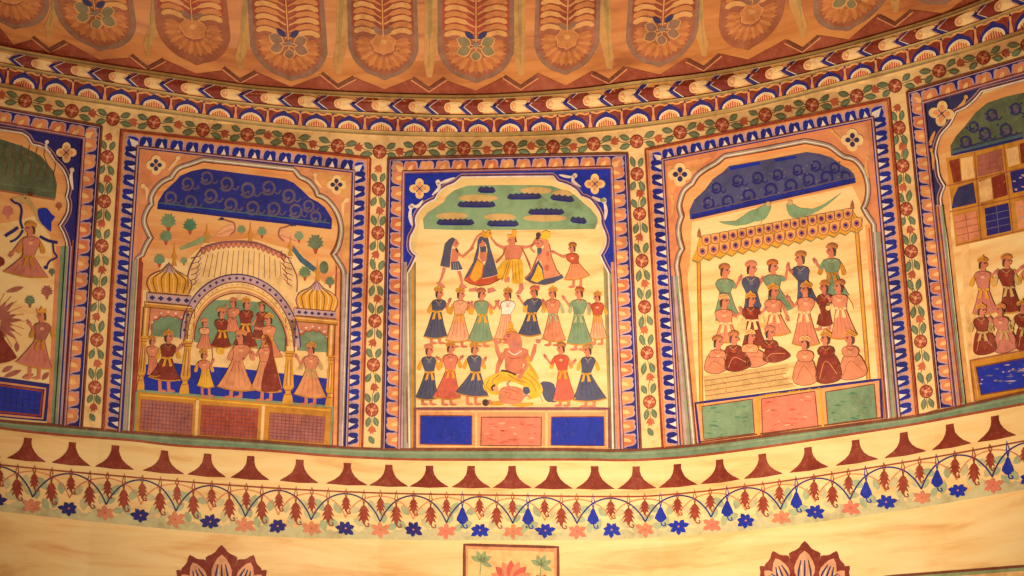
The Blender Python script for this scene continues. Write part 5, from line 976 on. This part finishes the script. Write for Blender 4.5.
# ================================================================== vault petals
V0 = 4.0
CEN = [-74,14,100,196.5,291,384.6,476,565.8,660,748,848,944,1044]; HW = [40,40,40,36.5,38,34.5,37.5,32,35.5,32,38.5,38,38]
TIPY = [10,45,60,74,87,89.7,91,86,75,60,40,14,-18]; MEDY = [-8,28,50,64,80,79,82,74,66,49,30,4,-28]
zz = thing('zigzag_band', (476, 94), 'dark red zigzag band along the foot of the painted vault petals', 'painted border')
VX = [-28,49.5,148,240,338,429,520.5,609,703.7,802.5,895,994]; VY = [24,52,70,82.5,88,91,89,83,70,51.5,26,0]
P = []
for i in range(12):
    cx, ty = CEN[i+1], TIPY[i+1]; vx, vy = VX[i], VY[i]
    P += [(vx-17, vy-12+(-.05*17)*0), (vx, vy), (vx+17, vy-12+(1.5 if vx < 450 else -4)), (cx, ty)] if i < 11 else [(vx-17, vy-10), (vx, vy)]
P = [(-60, 12)]+[p for p in P if p[0] > -58]+[(1010,-18)]
mb = MB(); mb.poly(P+[(x, ring('E', x)) for x in np.arange(1010, X0-1, -8)], 'terra', V0, dep=3, grid=8); mb.build('band_ground', zz)
for vx, vy in zip(VX[:11], VY):
    s_ = .13 if vx < 350 else (0 if vx < 560 else -.16)
    T_ = lambda a, b: (vx+a, vy+b+a*s_)
    m_ = MB(); m_.line([T_(-16,-12.5), T_(0,-2), T_(16,-12.5)], 3.4, 'brown', V0+2); m_.line([T_(-18,-11), T_(0,.8), T_(18,-11)], 1.2, 'pinkpale', V0+2.4); m_.build('chevron', zz)
ordn = ['', 'first', 'second', 'third', 'fourth', 'fifth', 'sixth', 'seventh', 'eighth', 'ninth', 'tenth', 'last']
for i in range(1, 12):
    cx, my, hw = CEN[i], MEDY[i], HW[i]; ty = TIPY[i]
    sk = {1:.2,2:.17,3:.14,4:.1,5:.03,6:0,7:-.08,8:-.13,9:-.22,10:-.28,11:-.33}[i]; ln = -(cx-480)*.00035
    typ = i % 2 == 0
    root = thing('vault_petal', (cx, my), ordn[i]+' petal medallion from the left on the vault, '+('with grey-green leaf spray' if typ else 'with orange blossom'), 'painted medallion', 'petal medallions on the vault')
    def T(u, v): return (cx+u*hw+v*ln*-1*0+(my-v-my)*ln, my-v+u*hw*sk)      # u -1..1, v px above the tip
    top = my+58
    m_ = MB(); O_ = [T(-1.0, top), T(-1.02, 42), T(-.98, 27), T(-.8, 15), T(-.5, 6), T(-.2, 2), T(0, -1), T(.2, 2), T(.5, 6), T(.8, 15), T(.98, 27), T(1.02, 42), T(1.0, top)]
    m_.poly(smooth(O_, 3), 'smoke' if i not in (3, 9) else 'umber', V0, dep=3, grid=8); o = m_.build('medallion_rim', root)
    m_ = MB(); I_ = [T(-.88, top), T(-.9, 42), T(-.86, 29), T(-.7, 18), T(-.45, 10), T(-.2, 6), T(0, 4), T(.2, 6), T(.45, 10), T(.7, 18), T(.86, 29), T(.9, 42), T(.88, top)]
    m_.poly(smooth(I_, 3), 'umber', V0+1.4, dep=2, grid=8); m_.poly([T(-.88, top), T(-.89, 52), T(-.4, 54), T(0, 46), T(.4, 54), T(.89, 52), T(.88, top)], 'terra' if i % 3 else 'brick', V0+2.4, grid=8); m_.build('medallion_ground', root)
    m_ = MB(); c0 = (0, 33)
    for k in range(21):
        a = math.radians(-22+k*(224/20)); R1 = 26 if 1 < k < 19 else 22
        x1, y1 = math.cos(a)*.42, c0[1]-math.sin(a)*13; x2, y2 = math.cos(a)*.83, c0[1]-math.sin(a)*R1*.97
        q1, q2 = T(x1, y1), T(x2, y2); m_.drop(*lerp(q1, q2, -.25), *q2, hw*.14, 'fan1' if k % 2 else 'fan2', V0+3.4, bulge=.8)
    m_.build('petal_fan', root)
    m_ = MB(); ctr = T(0, 35)
    for k, an in enumerate((28, 152, -28, -152, -90) if typ else range(-90, 270, 52)):
        a = math.radians(an); L = .56 if typ else .36
        q = T(math.cos(a)*L, 36+math.sin(a)*(15 if typ else 11)); w0 = hw*(.25 if typ else .27)
        q0 = lerp(ctr, q, .3 if typ else .08)
        m_.drop(*lerp(q0, q, -.08), *lerp(q0, q, 1.07), w0*1.3, 'ochre_lt' if typ else 'orange2', V0+4.8+.05*k); m_.drop(*q0, *q, w0, ('olive2' if i % 4 else 'smoke') if typ else 'fan1', V0+5.8)
        m_.line([ctr, q0], 1.0, 'ochre_lt', V0+5.4)
    f_ = m_.build('blossom', root); m_ = MB(); m_.ell(*T(0, 37), 3.4, 2.6, 'ochre_lt' if not typ else 'grey', V0+6); m_.build('flower_centre', f_)
    m_ = MB()
    for k in range(9):
        v_ = 46+k*6.4
        for q in (-1, 1):
            m_.line(smooth([T(q*.04, v_-4), T(q*.3, v_+1), T(q*.6, v_+3.5), T(q*.84, v_+.5)], 3), [1.6, 4.6, 5.0, 1.2], 'fan1' if k % 2 else 'ochre_lt', V0+4.6+.05*k)
    m_.line([T(0,40), T(0,top)], 1.2, 'ochre_lt', V0+5.4)
    if not typ:
        for q in (-1, 1): m_.drop(*T(0, 44), *T(q*.3, 52), hw*.16, 'smoke', V0+6)
    else:
        for q in (-1, 1): m_.drop(*T(q*.05, 43), *T(q*.3, 50), hw*.15, 'inkblue', V0+6)
    m_.build('leaf_spray', root)
for vx, vy in zip(VX[:11], VY):
    lx = -(vx-480)*.00035; m_ = MB(); H_ = vy+70
    P = [(vx-5, vy-26), (vx-6-lx*-H_*.5, vy-45), (vx-7-lx*-H_, vy-H_), (vx+7-lx*-H_, vy-H_), (vx+6-lx*-H_*.5, vy-45), (vx+5, vy-26), (vx+3, vy-14), (vx-2, vy-14)]
    o = thing('olive_stripe', (vx, vy-16), 'faded olive green stripe on the vault above the chevron '+ordn[VX.index(vx)+1]+' from the left', 'painted stripe', 'olive stripes between the vault petals')
    m_.poly(P, 'olivep', V0-1.4, dep=2.4, grid=8); m_.line([(vx-lx*-H_*t, vy-24-(H_-24)*t) for t in (0,.25,.5,.75,1)], [1, 4, 6, 7, 8], 'olivec', V0-.4, step=7)
    m_.build('stripe', o)
# ================================================================== friezes below the ledge
bf = thing('bell_frieze', (500, 492), 'band of dark red bell-shaped silhouettes just under the green ledge', 'painted border')
BX = [-60,-16,28.5,73,116,165,208,251,300,347.6,389,429.5,471,512,553,594.5,636,677,719,761.7,807.5,855,903,949,994,1040,1086]
for x in BX[1:-1]:
    M_ = lambda L: [bp('A', 'B', x+u+random.uniform(-.3, .3), v) for u, v in L]; k = 1.08 if x in (165, 855, 903, 347.6) else 1
    m_ = MB(); R_ = [(3.7,.17), (3.8,.30), (5.0,.42), (7.6,.54), (12,.65), (18*k,.755), (19.4*k,.79)]
    m_.poly(M_([(-a, b) for a, b in R_[::-1]]+R_+[(0,.815)]), 'bell', 4); m_.build('bell_silhouette', bf)
m_ = MB(); m_.line(ringline('B', 'C', 0), 1.6, 'terra', 4); m_.build('lower_line', bf)
hf = thing('hanging_frieze', (500, 540), 'frieze of looping blue arcs with hanging red leaves and blue and pink flowers', 'painted border')
CU = [-104,-35,35,108,177.5,246.6,312,380.6,446.6,512.5,576.5,644.5,710,779,848,919,989.5,1060,1130]
m_ = MB(); m_.poly([bp('B', 'C', x, .80+.04*math.sin(x*.23)+.03*math.sin(x*.6)) for x in np.arange(X0, X1, 4)]+[bp('B', 'C', x, 1.0) for x in np.arange(X1, X0-1, -7)], 'palewash', 3.4, dep=2, grid=7); m_.build('sage_wash', hf)
for i in range(1, len(CU)-2):
    a, b = CU[i], CU[i+1]; M_ = bmap('B', 'C', a, b)
    for u, v, s_ in ((.12,.3,3.6), (.3,.66,3.6), (.38,.36,3.2), (.62,.38,3.2), (.7,.64,3.6), (.88,.3,3.6), (.05,.52,3.2), (.95,.5,3.2), (.18,.72,3), (.84,.74,3)):
        x, y = M_([(u, v)])[0]; w_ = MB(); an = random.uniform(0, 3); w_.drop(x-s_*1.9*math.cos(an), y-s_*math.sin(an)*2.0, x+s_*1.9*math.cos(an), y+s_*math.sin(an)*2.0, s_*2.3, 'palewash2' if u < .5 else 'palewash', 3.6+.05*len(hf.children) % .4); 
        if i < 10 or True: lf = w_
        if u == .12: acc = MB()
        n0 = len(acc.px); acc.px += w_.px; acc.off += w_.off; acc.dep += w_.dep; acc.faces += [[n0+q for q in f] for f in w_.faces]; acc.mats += w_.mats; acc.sides += [(p_+n0, q_+n0) for p_, q_ in w_.sides]; acc.smats += w_.smats
    acc.build('pale_leaves', hf)
    m_ = MB(); m_.line(smooth(M_([(0,.62), (.07,.42), (.2,.2), (.35,.08), (.5,.04), (.65,.08), (.8,.2), (.93,.42), (1,.62)]), 3), 1.4, 'inkblue' if a < 500 else 'navy', 5.4); m_.build('blue_arc', hf)
    m_ = MB(); m_.line(smooth(M_([(.5,.55), (.56,.38), (.68,.2), (.84,.1), (1,.06), ]), 3), 1.1, 'orange', 5); m_.line(smooth(M_([(0,.06), (.16,.1), (.32,.2), (.44,.38), (.5,.55)]), 3), 1.1, 'orange', 5); m_.build('orange_arc', hf)
    def pend(u, vt, vb, w_, col):
        p_ = MB(); x0, y0 = M_([(u, vt)])[0]; x1, y1 = M_([(u+.01, vb)])[0]; q = y1-y0
        tx = x0+lean(x0)*q
        L = [(0,0), (.42,.10), (.95,.36), (.5,.30), (1.15,.60), (.52,.50), (.95,.80), (.38,.70), (.15,.9)] if 'red' in col else [(0,0), (.3,.1), (.55,.28), (.95,.5), (1.05,.66), (.7,.72), (.5,.8), (.12,.84)]
        w_ *= 1.22
        P = [(x0+w_*c, y0+q*d_) for c, d_ in L]; P2 = [(x0-w_*c, y0+q*d_) for c, d_ in L[::-1]]
        p_.poly(P+P2, col, 6); p_.line(smooth([(x0, y0+q*.78), (x0+w_*.3, y0+q), (x0+w_*.9, y0+q*1.0), (x0+w_*.7, y0+q*.86)], 3), 1.1, col, 6.6)
        hx, hy = M_([(u, -.04)])[0]; hk = MB(); hk.line([(x0, y0+1), (x0-1.4, (y0+hy)/2), (hx, hy-1.2), (x0+1.5, (y0+hy)/2), (x0, y0+1)], .8, col, 6.2)
        o = p_.build('pendant_leaf', hf); hk.build('hook', o)
    C1 = 'pendred' if a < 440 else 'blue'
    
    pend(.0, .10, .48, 3.6 if a < 560 else 4.0, 'pendred'); pend(.24, .26, .72, 4.6, C1); pend(.5, .10, .46 if a < 560 else .5, 3.8 if a < 560 else 4.2, 'pendred'); pend(.76, .26, .72, 4.8, 'pendred')
    for u, v, r, col, nm in ((.5, .78, 9.2, 'navy' if a < 400 else 'blue', 'blue_flower'), (0, .80, 9.4, 'pink' if a < 400 or i % 2 else 'pinkred', 'pink_flower')):
        x, y = M_([(u, v)])[0]; m_ = MB(); x += random.uniform(-.6, .6)
        for k in range(7 if nm == 'blue_flower' else 6):
            an = math.pi/2+k*2*math.pi/(7 if nm == 'blue_flower' else 6)+random.uniform(-.12, .12); ll = r*random.uniform(.85, 1.15); m_.drop(x, y, x+ll*1.1*math.cos(an), y+ll*.85*math.sin(an), r*.5, col, 6.2+.12*k, bulge=.7)
        m_.ell(x, y, 2.2, 1.9, col, 7.2); o = m_.build(nm, hf); c_ = MB(); c_.ell(x, y-.2, 1.0, .9, 'orange' if nm == 'blue_flower' else 'rose', 8); c_.build('flower_centre', o)
# lower paintings
def lotus(cx, cy, lab):
    root = thing('painted_lotus', (cx, cy+40), lab, 'painted flower', 'large lotus flowers on the lower wall')
    for dx, dy, w_, h_, an, l_ in ((-32,10,27,40,-.38,4), (32,10,27,40,.38,4), (-45,25,22,34,-.8,3.6), (45,25,22,34,.8,3.6), (0,0,33,48,0,5)):
        m_ = MB(); ca, sa = math.cos(an), math.sin(an); X = lambda a, b: (cx+dx+a*ca-b*sa, cy+dy+a*sa+b*ca)
        k = w_/2; P = [X(0,0), X(k*.35,h_*.14), X(k*.62,h_*.2), X(k*.95,h_*.26), X(k*.88,h_*.42), X(k,h_*.62), X(k*.6,h_*.85), X(0,h_), X(-k*.6,h_*.85), X(-k,h_*.62), X(-k*.88,h_*.42), X(-k*.95,h_*.26), X(-k*.62,h_*.2), X(-k*.35,h_*.14)]
        m_.poly(smooth(P, 2, True), 'bell', l_); o = m_.build('lotus_petal', root)
        s_ = MB(); s_.poly(smooth([X(0,h_*.2), X(k*.5,h_*.42), X(k*.6,h_*.66), X(0,h_*.95), X(-k*.6,h_*.66), X(-k*.5,h_*.42)], 2, True), 'paleskin', l_+1.2)
        for q in (-.45, 0, .45): s_.line([X(k*q*.5,h_*.40), X(k*q*.8,h_*.62), X(k*q*.9,h_*.9)], 2.0, 'inkblue', l_+2.2, taper=True)
        s_.line([X(-k*.2,h_*.5), X(-k*.12,h_*.9)], 1.0, 'white', l_+2.4); s_.line([X(k*.2,h_*.5), X(k*.14,h_*.9)], 1.0, 'gold', l_+2.4); s_.build('petal_heart', o)
    m_ = MB(); m_.ell(cx, cy+48, 15, 10, 'red', 6); m_.build('lotus_base', root)
lotus(221.7, 545, 'dark red lotus flower on the lower wall at left, cut by the bottom edge')
lotus(804.6, 541, 'dark red lotus flower on the lower wall at right, cut by the bottom edge')
def leafy(m_, x, y, s, col):
    for a in (-2.6, -1.9, -1.2, -.5, .4): m_.drop(x, y, x+s*math.cos(a), y+s*math.sin(a), s*.42, col, 7)
    m_.line([(x, y), (x-1, y+s*1.1)], 1.2, col, 7)
root = thing('framed_flower_painting', (510, 600), 'small painted flower picture in a brown border at bottom centre', 'painted picture')
m_ = MB(); m_.poly([(464,545), (558,548), (559,640), (463,640)], 'pinkpale', 3.4, grid=9); m_.poly([(468,549), (554,552), (555,640), (467,640)], 'cream2', 4.4, grid=9); m_.build('picture_ground', root)
m_ = MB(); m_.line([(464,640), (464.4,544.6), (558,547.2), (558.6,640)], 2.8, 'brown', 6, step=9); m_.build('picture_border', root)
m_ = MB(); leafy(m_, 481, 562, 12, 'leaf2'); leafy(m_, 541, 566, 12, 'leaf2'); m_.build('leaf_sprig', root)
m_ = MB()
for k in range(9): a = -math.pi+k*math.pi/8; m_.drop(511, 582, 511+22*math.cos(a), 582+22*math.sin(a), 9, 'pink' if k % 2 else 'rose', 6+.1*k)
m_.build('peony', root)
m_ = MB()
for k in range(6): a = -math.pi+k*math.pi/5; m_.drop(541, 586, 541+14*math.cos(a), 586+12*math.sin(a), 7, 'vermil', 5.6+.1*k)
m_.build('small_blossom', root)
root = thing('framed_flower_painting', (960, 600), 'top edge of a wide brown-bordered picture in the bottom right corner', 'painted picture')
m_ = MB(); m_.poly([(886,577), (1078,562), (1080,640), (888,640)], 'leaf2', 3.4, grid=9); m_.poly([(890,581), (1074,567), (1076,640), (892,640)], 'cream2', 4.4, grid=9); m_.build('picture_ground', root)
m_ = MB(); m_.line([(886,640), (885,576.6), (1078,562), (1080,640)], 2.6, 'brown', 6, step=9); m_.build('picture_border', root)
for o in bpy.data.objects:
    if '_o' in o: del o['_o']
